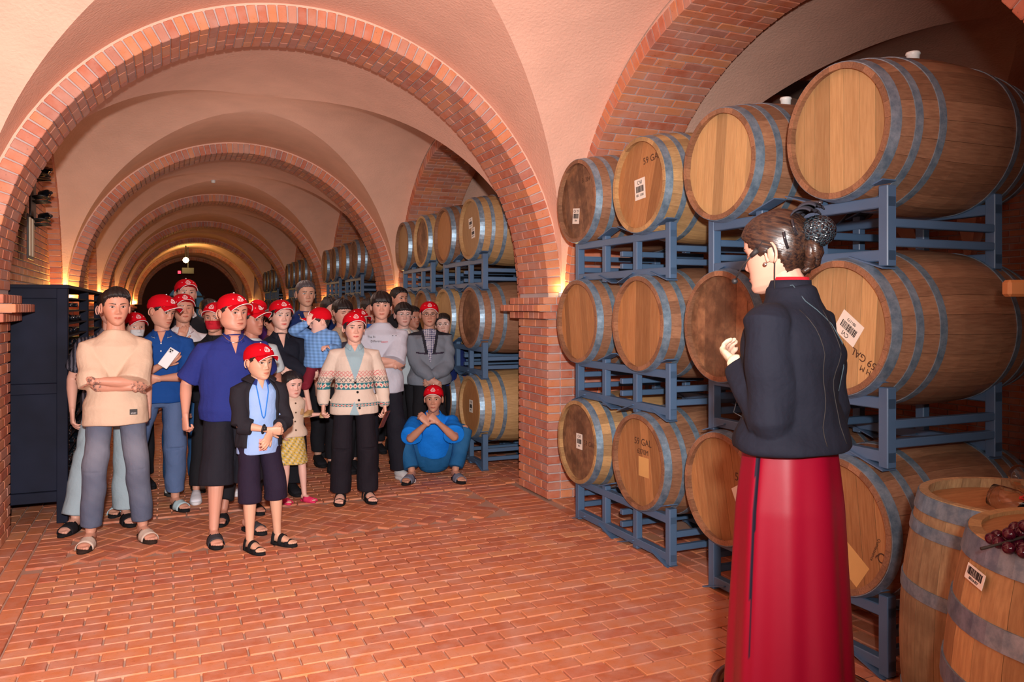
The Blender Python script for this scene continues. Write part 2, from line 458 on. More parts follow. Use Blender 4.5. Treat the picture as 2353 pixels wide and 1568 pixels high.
# ---- plaster webs: spandrel walls closing the gaps round each ring
def spandrel_main(k):
    ya = Y0+PB*k; mb = MB(); n = 48
    V = []; F = []
    for yy in (ya+.02, ya+TA-.02):
        b = len(V)
        for i in range(n+1):
            a = PI*i/n; V.append((CX+(RO-.01)*math.cos(a), yy, ZC+(RO-.01)*math.sin(a))); V.append((CX+2.55*math.cos(a), yy, ZC+2.4*math.sin(a)))
        for i in range(n): F.append((b+2*i, b+2*i+1, b+2*i+3, b+2*i+2))
    obj('wall_back_%d' % (k+2), mesh('spandrel', V, F, M['plaster']), kind='structure')
for k in range(-1, 7): spandrel_main(k)
def spandrel_side(k, xs, dx, nm):
    cy = SCY+PB*k; n = 48; V = []; F = []; a0 = math.asin((1.60-SCZ)/SRI)
    for xx in (xs+.02*(1 if dx > 0 else -1), xs+dx):
        b = len(V)
        for i in range(n+1):
            a = a0+(PI-2*a0)*i/n; V.append((xx, cy+(SRO-.01)*math.cos(a), SCZ+(SRO-.01)*math.sin(a)))
            V.append((xx, cy+(SRO+.45)*math.cos(a)*1.0, SCZ+(SRO+.6)*math.sin(a)))
        for i in range(n): F.append((b+2*i, b+2*i+1, b+2*i+3, b+2*i+2))
    obj(nm, mesh('spandrel', V, F, M['plaster']), kind='structure')
for k in range(0, 4): spandrel_side(k, XS, .66, 'wall_right_spandrel_%d' % (k+1)); spandrel_side(k, XL-.16, -.22, 'wall_left_spandrel_%d' % (k+1))
# ---- aisle behind the right arches: vault and closing brick wall
def vault_aisle(k):
    return vault(k, 'ceiling_aisle_%d' % (k+1), 5.62, 2.04)
for k in range(0, 3): vault_aisle(k)
def brick_wall(name, p0, p1, z0, z1, course=.068, L=.23, parts=0, proud=.012, th=.1):
    """running-bond wall from p0 to p1; bricks stand on the left of the direction"""
    p0 = Vector((*p0, 0)); p1 = Vector((*p1, 0)); d = (p1-p0); ln = d.length; d.normalize(); nrm = Vector((-d.y, d.x, 0))
    root = empty(name, p0, (0, 0, math.atan2(d.y, d.x)), kind='structure')
    mb = MB(); mb.box((ln/2, -.06, (z0+z1)/2), (ln, .12, z1-z0)); mb.build('mortar', M['mortar'], root)
    br = Bricks(root, M['brick'], M['brick_s'], parts); nz = int((z1-z0)/course)
    for i in range(nz):
        x = 0; first = True
        while x < ln-.03:
            w = min((L/2 if (first and i % 2) else L), ln-x); first = False
            br.add((x+w/2, proud-.03+jit(.002), z0+course*(i+.5)), (w-.011, .06, course-.012), None, 1); x += w
    br.finish()
    return root
brick_wall('wall_right_back', (7.85, 0), (7.85, 12), 0, 3.4)
brick_wall('wall_left', (XL-.30, 15.6), (XL-.30, 6.2), 0, 3.6)
brick_wall('wall_left_far', (XL-.30, 26), (XL-.30, 16.4), 0, 3.4)
brick_wall('wall_left_near', (XL-.30, 5.7), (XL-.30, -3.5), 0, 3.6)
def slab(name, c, d, mat):
    mb = MB(); mb.box(c, d); mb.build(name, mat, kind='structure')
slab('wall_back', (4, -3.6, 2), (14, .1, 4.4), M['plaster'])
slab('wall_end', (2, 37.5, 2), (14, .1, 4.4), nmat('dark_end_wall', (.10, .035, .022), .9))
slab('ceiling_back', (3, -1.6, 4.15), (12, 4.4, .1), M['plaster'])
slab('wall_right_near', (3.6, -1.4, 2), (.1, 4.6, 4.4), M['plaster'])
slab('ceiling_outer', (3.0, 17, 4.3), (12, 44, .1), M['plaster'])
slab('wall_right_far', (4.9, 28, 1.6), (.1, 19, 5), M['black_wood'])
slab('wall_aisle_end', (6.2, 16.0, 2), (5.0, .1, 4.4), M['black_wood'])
# ---- uplights on the caps, far lamp and exit sign
def uplight(x, y, z, e, lab):
    r = empty('uplight', (x, y, z)); tag(r, lab, 'lamp')
    mb = MB(); mb.lathe([(.012, 0), (.034, 0), (.036, .03), (.030, .034)], 16); mb.build('lamp_body', M['white_plastic'], r, True)
    mb = MB(); mb.lathe([(.0, .031), (.027, .031), (.027, .036), (0, .037)], 12); mb.build('bulb', M['bulb'], r)
    l = lamp('uplight_glow', 'POINT', (x, y, z+.075), e, (1, .60, .16), shadow_soft_size=.02)
for k in range(0, 6):
    zt = 1.613; o = ['first', 'second', 'third', 'fourth', 'fifth', 'sixth'][k]
    uplight(XR+.115, Y0+PB*k-.035, zt, .9 if k == 0 else 3, 'small warm uplight on the right pier cap of the %s brick arch' % o)
    uplight(XL-.115, Y0+PB*k-.035, zt, 3 if k == 0 else 14, 'small warm uplight on the left pier cap of the %s brick arch' % o)
# ================================================================ BARRELS AND RACKS
BL, RH, RB, NST = .94, .292, .352, 26
def brad(s, rh=RH, rb=RB): t = 2*s/BL; return rb-(rb-rh)*t*t
def stave_mesh(mat, seg=8, rh=RH, rb=RB):
    V = []; F = []; n = 3
    for i in range(seg+1):
        s = -BL/2+BL*i/seg; r = brad(s, rh, rb)
        for j in range(n):
            a = (j/(n-1)-.5)*(2*PI/NST)*.985; V.append((s, r*math.sin(a), r*math.cos(a)))
        for j in range(n):
            a = (.5-j/(n-1))*(2*PI/NST)*.985; V.append((s, (r-.026)*math.sin(a), (r-.026)*math.cos(a)))
    m = 2*n
    for i in range(seg):
        for j in range(m): F.append((i*m+j, (i+1)*m+j, (i+1)*m+(j+1) % m, i*m+(j+1) % m))
    F.append(tuple(range(m))); F.append(tuple(seg*m+j for j in range(m))[::-1])
    return mesh('stave', V, F, mat)
def hoop_mesh(s0, w, n=48, th=.0035, rh=RH, rb=RB):
    V = []; F = []
    for j in range(n):
        a = 2*PI*j/n
        for (ss, e) in ((s0, -.002), (s0, th), (s0+w, th), (s0+w, -.002)):
            r = brad(ss, rh, rb)+e; V.append((ss, r*math.sin(a), r*math.cos(a)))
    for j in range(n):
        for q in range(4): F.append((j*4+q, ((j+1) % n)*4+q, ((j+1) % n)*4+(q+1) % 4, j*4+(q+1) % 4))
    return mesh('hoop', V, F, M['hoop'], False)
def board_mesh(y0, y1, x, mat, R=RH-.018, th=.022):
    """one board of a head: strip y0..y1 of the disc, standing in z"""
    n = 6; g_ = .0012; y0 += g_; y1 -= g_; top = []
    for i in range(n+1):
        y = y0+(y1-y0)*i/n; top.append((y, math.sqrt(max(1e-6, R*R-y*y))))
    loop = top+[(y, -z) for y, z in reversed(top)]
    V = [(x, y, z) for y, z in loop]+[(x+th, y, z) for y, z in loop]; m = len(loop); F = [tuple(range(m))[::-1], tuple(m+i for i in range(m))]
    for i in range(m): F.append((i, (i+1) % m, m+(i+1) % m, m+i))
    return mesh('head_board', V, F, mat)
_BM = {}
def bm_get(k, fn):
    if k not in _BM: _BM[k] = fn()
    return _BM[k]
HOOPS = [(-BL/2+.004, .045), (-BL/2+.112, .034), (-BL/2+.225, .034)]
HOOPS += [(-a-w, w) for a, w in HOOPS]
BOARDS = [-.28, -.19, -.105, -.02, .06, .15, .215, .28]
BOARDS = [max(-.272, min(.272, b)) for b in BOARDS]
def barrel(loc, label, group=None, detail=True, head='head_a', stave='stave', rot=(0, 0, 0), hang=0., name='wine_barrel', bung=False):
    t = empty(name, loc, rot); tag(t, label, 'barrel', group)
    M_ = Matrix.Rotation(hang, 4, 'X')
    if detail:
        sm = bm_get(('s', stave), lambda: stave_mesh(M[stave]))
        for i in range(NST): obj('stave', sm, t, (0, 0, 0), (2*PI*i/NST+hang, 0, 0))
        for i in range(len(BOARDS)-1):
            bm_ = bm_get(('b', i, head), lambda: board_mesh(BOARDS[i], BOARDS[i+1], -BL/2+.032, M[head])); obj('head_board', bm_, t, rot=(hang, 0, 0))
        obj('back_head', bm_get(('bk', head), lambda: board_mesh(-.272, .272, BL/2-.054, M[head])), t)
    else:
        def bodym():
            mb = MB(); mb_p = [(RH-.03, -BL/2+.034), (RH-.026, -BL/2), (RH, -BL/2)]+[(brad(-BL/2+BL*i/10), -BL/2+BL*i/10) for i in range(1, 10)]+[(RH, BL/2), (RH-.03, BL/2), (RH-.03, BL/2-.03)]
            mb.lathe(mb_p, 26, Matrix.Rotation(PI/2, 4, 'Y')); return mb.me('body', M[stave])
        obj('body', bm_get(('body', stave), bodym), t, rot=(hang, 0, 0))
        obj('head', bm_get(('hd', head), lambda: board_mesh(-.272, .272, -BL/2+.032, M[head])), t, rot=(hang, 0, 0))
    for s0, w in HOOPS: obj('hoop', bm_get(('h', s0), lambda: hoop_mesh(s0, w)), t)
    if bung:
        mb = MB(); mb.lathe([(.026, RB-.005), (.028, RB+.035), (.033, RB+.04), (.03, RB+.05), (0, RB+.05)], 14); mb.build('bung', M['white_plastic'], t, True, label='white silicone bung')
    return t
def barcode(mb, w, h, cy=0., n=20):
    x = -w/2
    while x < w/2-.001:
        b = R_.choice([.0012, .002, .003])*w/.06; mb.box((x+b/2, cy, 0), (b, h, .0006)); x += b+R_.choice([.0012, .002])*w/.06
def sticker(parent, y, z, w, h, ang, top='CVI', bottom='OB 1173', base=None, flip=False):
    """paper label on a barrel head (local x = outward -x)"""
    x = -BL/2+.031
    Mx = Matrix.Translation((x, y, z)) @ Matrix.Rotation(-PI/2, 4, 'Z') @ Matrix.Rotation(PI/2, 4, 'X') @ Matrix.Rotation(ang, 4, 'Z')
    mb = MB(); mb.box((0, 0, 0), (w, h, .0012)); l = mb.build('label', M['label'], parent, label='white paper label with a barcode'); l.matrix_local = Mx
    mb = MB(); barcode(mb, w*.72, h*.3, 0); b = mb.build('barcode', M['ink'], l); b.location = (0, 0, .001)
    if top:
        t = obj('lettering', text_mesh('lettering', top, h*.26, M['ink']), l); t.location = (0, h*.31, .001)
    if bottom:
        t = obj('lettering', text_mesh('lettering', bottom, h*.17, M['ink']), l); t.location = (0, -h*.3, .001)
    return l
def brand(parent, y, z, txt, size, ang=0., mat='brand_ink'):
    x = -BL/2+.0312
    o = obj('lettering', text_mesh('lettering', txt, size, M[mat]), parent)
    o.matrix_local = Matrix.Translation((x, y, z)) @ Matrix.Rotation(-PI/2, 4, 'Z') @ Matrix.Rotation(PI/2, 4, 'X') @ Matrix.Rotation(ang, 4, 'Z')
    o['label'] = 'dark branded lettering'; return o
def patch(parent, y, z, w, h, ang, mat):
    mb = MB(); mb.box((0, 0, 0), (w, h, .001)); o = mb.build('patch', mat, parent)
    o.matrix_local = Matrix.Translation((-BL/2+.0316, y, z)) @ Matrix.Rotation(-PI/2, 4, 'Z') @ Matrix.Rotation(PI/2, 4, 'X') @ Matrix.Rotation(ang, 4, 'Z'); return o
XH = 2.66                                        # head plane
ZT = (.575, 1.43, 2.285)
B1Y = (2.60, 3.42, 4.20, 5.00)
M['patch_y'] = mk_plain('pale_oak_patch', (.60, .36, .13), .7, .1)
tier = ['bottom', 'middle', 'top']; colw = ['nearest', 'second', 'third', 'farthest']
heads = {(2, 0): 'head_a', (2, 1): 'head_a', (2, 2): 'head_b', (2, 3): 'head_c', (1, 0): 'head_a', (1, 1): 'head_c', (1, 2): 'head_b', (1, 3): 'head_b', (0, 0): 'head_b', (0, 1): 'head_b', (0, 2): 'head_b', (0, 3): 'head_c'}
desc = {(2, 0): 'large oak barrel with plain striped pale head, top tier nearest the camera', (2, 1): 'oak barrel with plain pale head, second from the right on the top tier',
        (2, 2): 'oak barrel with white CVI label and 59 GAL mark, third on the top tier', (2, 3): 'greyish oak barrel with low barcode label, farthest of the near bay top tier',
        (1, 0): 'oak barrel with tilted upside-down CVI label, middle tier beside the presenter', (1, 1): 'dark stained oak barrel partly behind the presenter, middle tier',
        (1, 2): 'orange oak barrel with plain head, third in the middle tier of the near bay', (1, 3): 'reddish plain oak barrel next to the brick pier, middle tier of the near bay',
        (0, 0): 'oak barrel behind the upright barrels, bottom tier right of the red skirt', (0, 1): 'oak barrel half hidden left of the red skirt, bottom tier',
        (0, 2): 'oak barrel with 59 GAL mark and pale patch, bottom tier of the near bay', (0, 3): 'oak barrel with cream barcode label next to the pier, bottom tier of the near bay'}
BR = {}
for t_ in range(3):
    for c_ in range(4):
        b = barrel((XH+BL/2, B1Y[c_]+jit(.01), ZT[t_]+(.01 if c_ == 0 else 0)), desc[(t_, c_)], 'barrels on the racks of the near bay', True, heads[(t_, c_)], 'stave_y' if (t_, c_) in ((0, 3), (2, 2)) else 'stave', (0, 0, jit(.015)), R_.uniform(-.35, .35), bung=(t_ == 2 and c_ in (0, 1)))
        BR[(t_, c_)] = b
sticker(BR[(2, 3)], -.0+.05, -.10, .10, .11, -.1, 'CV 19', '1304')
sticker(BR[(2, 2)], .02, -.02, .115, .13, .08, 'CVI', '0B1 1381'); brand(BR[(2, 2)], -.11, .15, '59 GAL', .06, .1)
sticker(BR[(1, 0)], -.045, .0, .135, .105, PI-.62, 'CVI', '0B1173'); brand(BR[(1, 0)], -.125, -.125, '59 GAL', .046, PI-.5); brand(BR[(1, 0)], -.135, -.175, 'H M', .034, PI-.4)
sticker(BR[(0, 3)], .01, -.0, .09, .11, 0, 'CVI', '0B1'); brand(BR[(0, 3)], -.14, .0, '59 GAL', .05)
brand(BR[(0, 2)], -.02, .12, '59 GAL', .06); brand(BR[(0, 2)], -.02, .06, '6370M', .045); patch(BR[(0, 2)], -.03, -.03, .11, .12, .0, M['patch_y'])
sticker(BR[(0, 1)], -.16, -.02, .12, .14, .5, '', ''); brand(BR[(0, 1)], -.13, .08, '59', .06)
patch(BR[(0, 0)], -.05, -.15, .17, .12, -.6, M['patch_y']); brand(BR[(0, 0)], -.185, -.060, 'Quintessence', .020, -1.97); brand(BR[(0, 0)], -.215, -.085, 'Q', .06, -1.97)
sticker(BR[(0, 0)], .14, .09, .10, .10, .4, '', '')
brand(BR[(2, 3)], -.1, .14, 'B  204', .045)
# bay 2 and farther bays
B2Y = (7.19, 7.99, 8.78, 9.58)
for t_ in range(3):
    for c_ in range(4):
        b = barrel((XH+BL/2, B2Y[c_], ZT[t_]), 'oak barrel, %s of the %s tier in the bay behind the brick pier' % (colw[c_], tier[t_]), 'barrels on the racks of the second bay', False, ['head_b', 'head_c', 'head_a'][(t_+c_) % 3], 'stave_y' if (t_+c_) % 2 == 0 else 'stave', hang=R_.uniform(-.4, .4))
        BR[(t_+3, c_)] = b
sticker(BR[(5, 0)], .03, .06, .1, .1, .1); sticker(BR[(5, 0)], -.04, -.04, .09, .1, .1); sticker(BR[(3, 0)], .02, 0, .09, .12, .0, 'CVI', '0B2')
for k in (2, 3, 4):
    for t_ in (1, 2):
        for c_ in range(4):
            barrel((XH+BL/2, 7.30+PB*(k-1)+.84*c_, ZT[t_]), 'dim oak barrel, %s of the %s tier in the %s bay down the cellar' % (colw[c_], tier[t_], ['', '', 'third', 'fourth', 'fifth'][k]), 'barrels in the far bays', False, 'head_b' if c_ % 2 else 'head_c')
# ---- steel racks
def rack(y0, z0, label, group, xf=2.735, dpt=.65, ln=1.18, h=.335, feet=False):
    t = empty('barrel_rack', (xf, y0, z0)); tag(t, label, 'rack', group)
    def frame(x, nm):
        s = .048; mb = MB()
        mb.box((x, ln/2, s/2+.02), (s, ln, s)); mb.box((x, ln/2, h-.055), (s, ln, s)); mb.build('rail', M['steel_paint'], t) if False else None
        obj('rail', bm_get(('rail', ln), lambda: (lambda m: (m.bbox((0, 0, 0), (s, ln, s), .004), m.me('rail', M['steel_paint']))[1])(MB())), t, (x, ln/2, .045))
        obj('rail', bm_get(('rail', ln), None), t, (x, ln/2, h-.068))
        for i, yy in enumerate((s/2, ln*.33, ln*.66, ln-s/2)):
            e = i in (0, 3); hh = h if e else h-.02
            obj('post', bm_get(('post', e), lambda: (lambda m: (m.bbox((0, 0, 0), (s+.004 if e else s*.9, s, hh), .004), m.me('post', M['steel_paint']))[1])(MB())), t, (x, yy, h/2 if e else (h-.02)/2))
        for b_ in (ln*.25, ln*.79):               # V cradles above, inverted feet below
            for sg in (-1, 1):
                for up in (0, 1):
                    mb = MB(); L = .175
                    a = (.30 if up else -.30)*sg
                    Mx = Matrix.Rotation(a, 4, 'X')
                    zc = (h-.012+.012) if up else .012
                    def cm(a=a): 
                        m_ = MB(); m_.box((0, 0, 0), (s+.03, .19, .006), Matrix.Rotation(a, 3, 'X')); return m_.me('cradle_plate', M['steel_paint'])
                    obj('cradle_plate', bm_get(('cr', round(a, 2)), cm), t, (x, b_+sg*.19, zc+(-.005 if up else .008)))
    frame(0, 'front'); frame(dpt, 'back')
    for yy in (.02, ln*.5, ln-.02):
        for zz in (.10, h-.155):
            obj('cross_bar', bm_get(('xb', dpt), lambda: (lambda m: (m.bbox((0, 0, 0), (dpt, .036, .036), .004), m.me('cross_bar', M['steel_paint']))[1])(MB())), t, (dpt/2, yy, zz))
    return t
for c_, y0 in enumerate((3.92, 2.38)):
    for t_, z0 in enumerate((.005, .865, 1.70)):
        rack(y0, z0, 'grey blue steel barrel rack, %s level %s' % (tier[t_], ['next to the brick pier in the near bay', 'behind the presenter in the near bay'][c_]), 'steel racks of the near bay')
for c_, y0 in enumerate((6.93, 8.52)):
    for t_, z0 in enumerate((.005, .865, 1.70)):
        rack(y0, z0, 'blue steel barrel rack, %s level, %s in the bay behind the pier' % (tier[t_], ['nearer', 'farther'][c_]), 'steel racks of the second bay')
for k in (2, 3, 4):
    for c_ in (0, 1):
        for t_, z0 in ((1, .865), (2, 1.70)):
            rack(7.0+PB*(k-1)+1.68*c_, z0, 'dim blue steel rack, %s level, %s of its pair in the %s bay' % (tier[t_], ['nearer', 'farther'][c_], ['', '', 'third', 'fourth', 'fifth'][k]), 'steel racks of the far bays')
# ================================================================ PEOPLE: builder
def V3(*a): return Vector(a)
def cloth_mat(name, rough=.85, sheen=0., bump=.25, spec=.2):
    m = nmat(name, rough=rough, spec=spec); g = G(m); a = g.n('ShaderNodeAttribute', attribute_name='Col')
    P = g.coord('Object'); g.col(g.mix(g.ramp(g.noise(P, 9, 3), [(.3, (.0, .0, .0)), (.75, (.28, .28, .28))]), a.outputs['Color'], (0, 0, 0), 'MIX') if False else a.outputs['Color'])
    n1 = g.noise(P, 11, 4, .55); g.bump(n1, bump*1.6, .025); return m
M['cloth'] = cloth_mat('cloth'); M['satin'] = cloth_mat('satin', .46, 0, .012, .28); M['cap_cloth'] = cloth_mat('cap_cloth', .8, 0, .05)
m = nmat('skin', rough=.48, spec=.4); g = G(m); a = g.n('ShaderNodeAttribute', attribute_name='Col'); ink = g.n('ShaderNodeAttribute', attribute_name='ink')
P = g.coord('Object'); nz = g.ramp(g.noise(P, 42, 4, .75), [(.50, (0, 0, 0)), (.56, (1, 1, 1))]); g.col(g.mix(g.math('MULTIPLY', g.math('MULTIPLY', nz, ink.outputs['Fac']), .75), a.outputs['Color'], (.06, .06, .07)))
g.bump(g.noise(P, 160, 2), .04, .002); g.b.inputs['Subsurface Weight'].default_value = 0.; M['skin'] = m
M['hair'] = nmat('black_hair', (.012, .010, .011), .42, 0, .5); g = G(M['hair']); g.bump(g.noise(g.coord('Object', (60, 60, 9)), 5, 3, .7), .5, .006)
M['hair_grey'] = nmat('grey_hair', (.07, .065, .075), .55); M['hair_brown'] = nmat('brown_hair', (.035, .014, .010), .36, 0, .6)
g = G(M['hair_brown']); c_ = g.n('ShaderNodeTexCoord'); m1 = g.n('ShaderNodeMapping'); m1.inputs['Rotation'].default_value = (.30, 0, -.25); m2 = g.n('ShaderNodeMapping'); m2.inputs['Scale'].default_value = (95, 6, 95)
g.l(c_.outputs['Object'], m1.inputs[0]); g.l(m1.outputs[0], m2.inputs[0]); wv = g.noise(m2.outputs[0], 1.6, 4, .6); g.bump(wv, .5, .003); g.col(g.mix(g.ramp(wv, [(.38, (0, 0, 0)), (.66, (1, 1, 1))]), (.008, .005, .006), (.060, .026, .014)))
M['eye'] = nmat('eye', rough=.25); g = G(M['eye']); a = g.n('ShaderNodeAttribute', attribute_name='Col'); g.col(a.outputs['Color'])
M['dark'] = nmat('dark_line', (.012, .009, .009), .7)
M['white'] = nmat('white_trim', (.82, .80, .80), .7)
M['red_cap'] = nmat('red_cap', (.58, .004, .014), .85, 0, .08)
M['black_rubber'] = nmat('black_rubber', (.012, .012, .014), .55)
M['metal'] = nmat('chrome_metal', (.6, .6, .62), .25, 1.)
M['glass'] = nmat('spectacle_lens', (1, 1, 1), .02); M['glass'].node_tree.nodes['Principled BSDF'].inputs['Transmission Weight'].default_value = 1.
def setcol(me, fn_or_col, P=None, ink=None):
    n = len(me.vertices)
    if P is None: P = np.empty(n*3, dtype=np.float32); me.vertices.foreach_get('co', P); P = P.reshape(-1, 3)
    c = fn_or_col(P) if callable(fn_or_col) else np.tile(np.array(fn_or_col, dtype=np.float32), (n, 1))
    a = me.attributes.new('Col', 'FLOAT_COLOR', 'POINT'); a.data.foreach_set('color', np.c_[c, np.ones(n)].astype(np.float32).ravel())
    if ink is not None: b = me.attributes.new('ink', 'FLOAT', 'POINT'); b.data.foreach_set('value', ink(P).astype(np.float32))
def etube(mb, pts, ra, rb, ref=(1, 0, 0), n=16, cap=.6):
    """closed elliptic tube; ra along ref, rb across"""
    pts = [Vector(p) for p in pts]; k = len(pts); rings = []; ref = Vector(ref)
    if not hasattr(ra, '__len__'): ra = [ra]*k
    if not hasattr(rb, '__len__'): rb = [rb]*k
    P = list(pts); A = list(ra); B = list(rb)
    t0 = (pts[1]-pts[0]).normalized(); t1 = (pts[-1]-pts[-2]).normalized()
    P = [pts[0]-t0*min(ra[0], rb[0])*cap]+P+[pts[-1]+t1*min(ra[-1], rb[-1])*cap]; A = [ra[0]*.55]+A+[ra[-1]*.55]; B = [rb[0]*.55]+B+[rb[-1]*.55]
    for i, p in enumerate(P):
        t = (P[min(i+1, len(P)-1)]-P[max(i-1, 0)]).normalized()
        u = (ref-t*ref.dot(t))
        if u.length < 1e-3: u = t.orthogonal()
        u.normalize(); w = t.cross(u); ref = u
        rings += [p+u*(math.cos(2*PI*j/n)*A[i])+w*(math.sin(2*PI*j/n)*B[i]) for j in range(n)]
    F = []; K = len(P)
    for i in range(K-1):
        for j in range(n): F.append((i*n+j, i*n+(j+1) % n, (i+1)*n+(j+1) % n, (i+1)*n+j))
    F.append(tuple(range(n))[::-1]); F.append(tuple((K-1)*n+j for j in range(n)))
    mb.add(rings, F)
_tmp = None
def solid(mb, voxel, it=3, fac=.5, disp=None):
    me = mesh('tmp', mb.v, mb.f); o = bpy.data.objects.new('tmp', me); C.objects.link(o)
    r = o.modifiers.new('r', 'REMESH'); r.mode = 'VOXEL'; r.voxel_size = voxel; r.use_smooth_shade = True
    s = o.modifiers.new('s', 'SMOOTH'); s.iterations = it; s.factor = fac
    dg = bpy.context.evaluated_depsgraph_get(); out = bpy.data.meshes.new_from_object(o.evaluated_get(dg))
    bpy.data.objects.remove(o); bpy.data.meshes.remove(me)
    if disp:
        n = len(out.vertices); P = np.empty(n*3, dtype=np.float32); N = np.empty(n*3, dtype=np.float32)
        out.vertices.foreach_get('co', P); out.vertices.foreach_get('normal', N) if False else out.vertex_normals.foreach_get('vector', N)
        P = P.reshape(-1, 3); N = N.reshape(-1, 3); P = P+N*disp(P)[:, None]; out.vertices.foreach_set('co', P.ravel().astype(np.float32)); out.update()
    return out
def folds(seed, amp=.004, zs=1.):
    r = np.random.RandomState(seed); ph = r.rand(6)*6.28
    def f(P):
        x, y, z = P[:, 0], P[:, 1], P[:, 2]*zs
        w = np.sin(9*x+7*y+5*z+ph[0])*1.6
        return amp*1.45*(np.sin(34*z+22*x*np.sign(np.sin(ph[5]))+w+ph[1])*.45+np.sin(19*z-27*x+11*y+w*1.3+ph[2])*.5+np.sin(52*z+31*y+w*2+ph[3])*.22)
    return f
# ---- head surface -------------------------------------------------------------
HZ = np.array([-.113, -.106, -.092, -.070, -.045, -.02, 0, .03, .06, .085, .10, .109, .1125])
HW = np.array([.013, .030, .045, .057, .0665, .0725, .075, .0775, .0735, .059, .041, .020, .0])
HF = np.array([.060, .077, .084, .083, .081, .080, .081, .085, .081, .062, .040, .018, -.005])
HB = np.array([-.03, -.005, .018, .042, .066, .084, .093, .101, .097, .078, .056, .030, .010])
def sm(x, a, b): t = np.clip((x-a)/(b-a), 0, 1); return t*t*(3-2*t)
def gs(x, s): return np.exp(-(x/s)**2)
def face_disp(x, z, fem=0., nose=1.):
    ax = np.abs(x)
    amp = np.interp(z, [-.045, -.038, -.030, -.012, .010, .022], [0, .013, .020, .011, .004, 0])*nose
    wd = np.interp(z, [-.04, -.03, -.012, .02], [.015, .0125, .0085, .008])
    d = amp*gs(x, wd)+.006*gs(ax-.0135, .006)*gs(z+.034, .007)*nose
    d = d-.0085*gs(ax-.031, .014)*gs(z-.003, .011)+.003*gs(ax-.028, .02)*gs(z-.023, .007)
    d = d+.004*gs(ax-.042, .02)*gs(z+.026, .02)
    d = d+.0055*gs(x, .021)*gs(z+.058, .0055)+.006*gs(x, .018)*gs(z+.069, .006)-.003*gs(x, .022)*gs(z+.0635, .0022)
    d = d+.005*gs(x, .020)*gs(z+.099, .013)-.003*gs(x, .02)*gs(z+.082, .006)
    return d
def head_pt(a, z, jaw=1., wid=1., fem=0.):
    """a: azimuth, 0 = front (-y); arrays allowed"""
    w = np.interp(z, HZ, HW)*wid*np.where(z < -.02, 1+(jaw-1)*sm(-z, .02, .08), 1); f = np.interp(z, HZ, HF); b = np.interp(z, HZ, HB)
    ca, sa = np.cos(a), np.sin(a); p = 2.35
    yc = 0.; ry = np.where(ca > 0, f-yc, b+yc)
    yc0 = (f-b)/2*.25
    ryf = f-yc0; ryb = b+yc0; ry = np.where(ca > 0, ryf, ryb)
    k = (np.abs(sa)**p+np.abs(ca)**p)**(-1/p)
    x = w*sa*k; y = -(yc0+ry*ca*k)
    fr = np.clip(ca, 0, 1)**.5
    d = face_disp(x, z, fem)*np.where(ca > 0, fr, 0)
    return np.stack([x, y-d, z*np.ones_like(x)], -1)
def face_y(x, z, wid=1., jaw=1.):
    x = np.asarray(x, float); z = np.asarray(z, float)
    w = np.interp(z, HZ, HW)*wid*np.where(z < -.02, 1+(jaw-1)*sm(-z, .02, .08), 1); f = np.interp(z, HZ, HF); b = np.interp(z, HZ, HB); yc0 = (f-b)/2*.25
    k = np.clip(1-np.abs(x/np.maximum(w, 1e-4))**2.35, 0, 1)**(1/2.35)
    return -(yc0+(f-yc0)*k)-face_disp(x, z)
def grid_faces(nr, nc, wrap=True):
    i = np.arange(nr-1)[:, None]; j = np.arange(nc if wrap else nc-1)[None, :]; j2 = (j+1) % nc
    return np.stack([i*nc+j, i*nc+j2, (i+1)*nc+j2, (i+1)*nc+j], -1).reshape(-1, 4)
def head_grid(nr=56, nc=80, off=None, **kw):
    t = np.linspace(0, 1, nr); z = -.113+.2255*(t+.0-.055*np.sin(2*PI*t)); z[-1] = .1124
    a = np.linspace(0, 2*PI, nc, endpoint=False); a = a-.45*np.sin(a)
    A, Z = np.meshgrid(a, z); P = head_pt(A, Z, **kw)
    if off is not None:
        cen = np.array([0, 0., 0.]); D = P-np.stack([0*Z, 0*Z-.0+0.005, np.clip(Z, -.06, .03)], -1); D /= np.linalg.norm(D, axis=-1, keepdims=True)
        P = P+D*off(A, Z)[..., None]
    V = P.reshape(-1, 3); F = grid_faces(nr, nc).tolist()
    F.append(list(range(nc))[::-1]); F.append([(nr-1)*nc+j for j in range(nc)])
    return V, F
def azn(a): return np.abs((a+PI) % (2*PI)-PI)
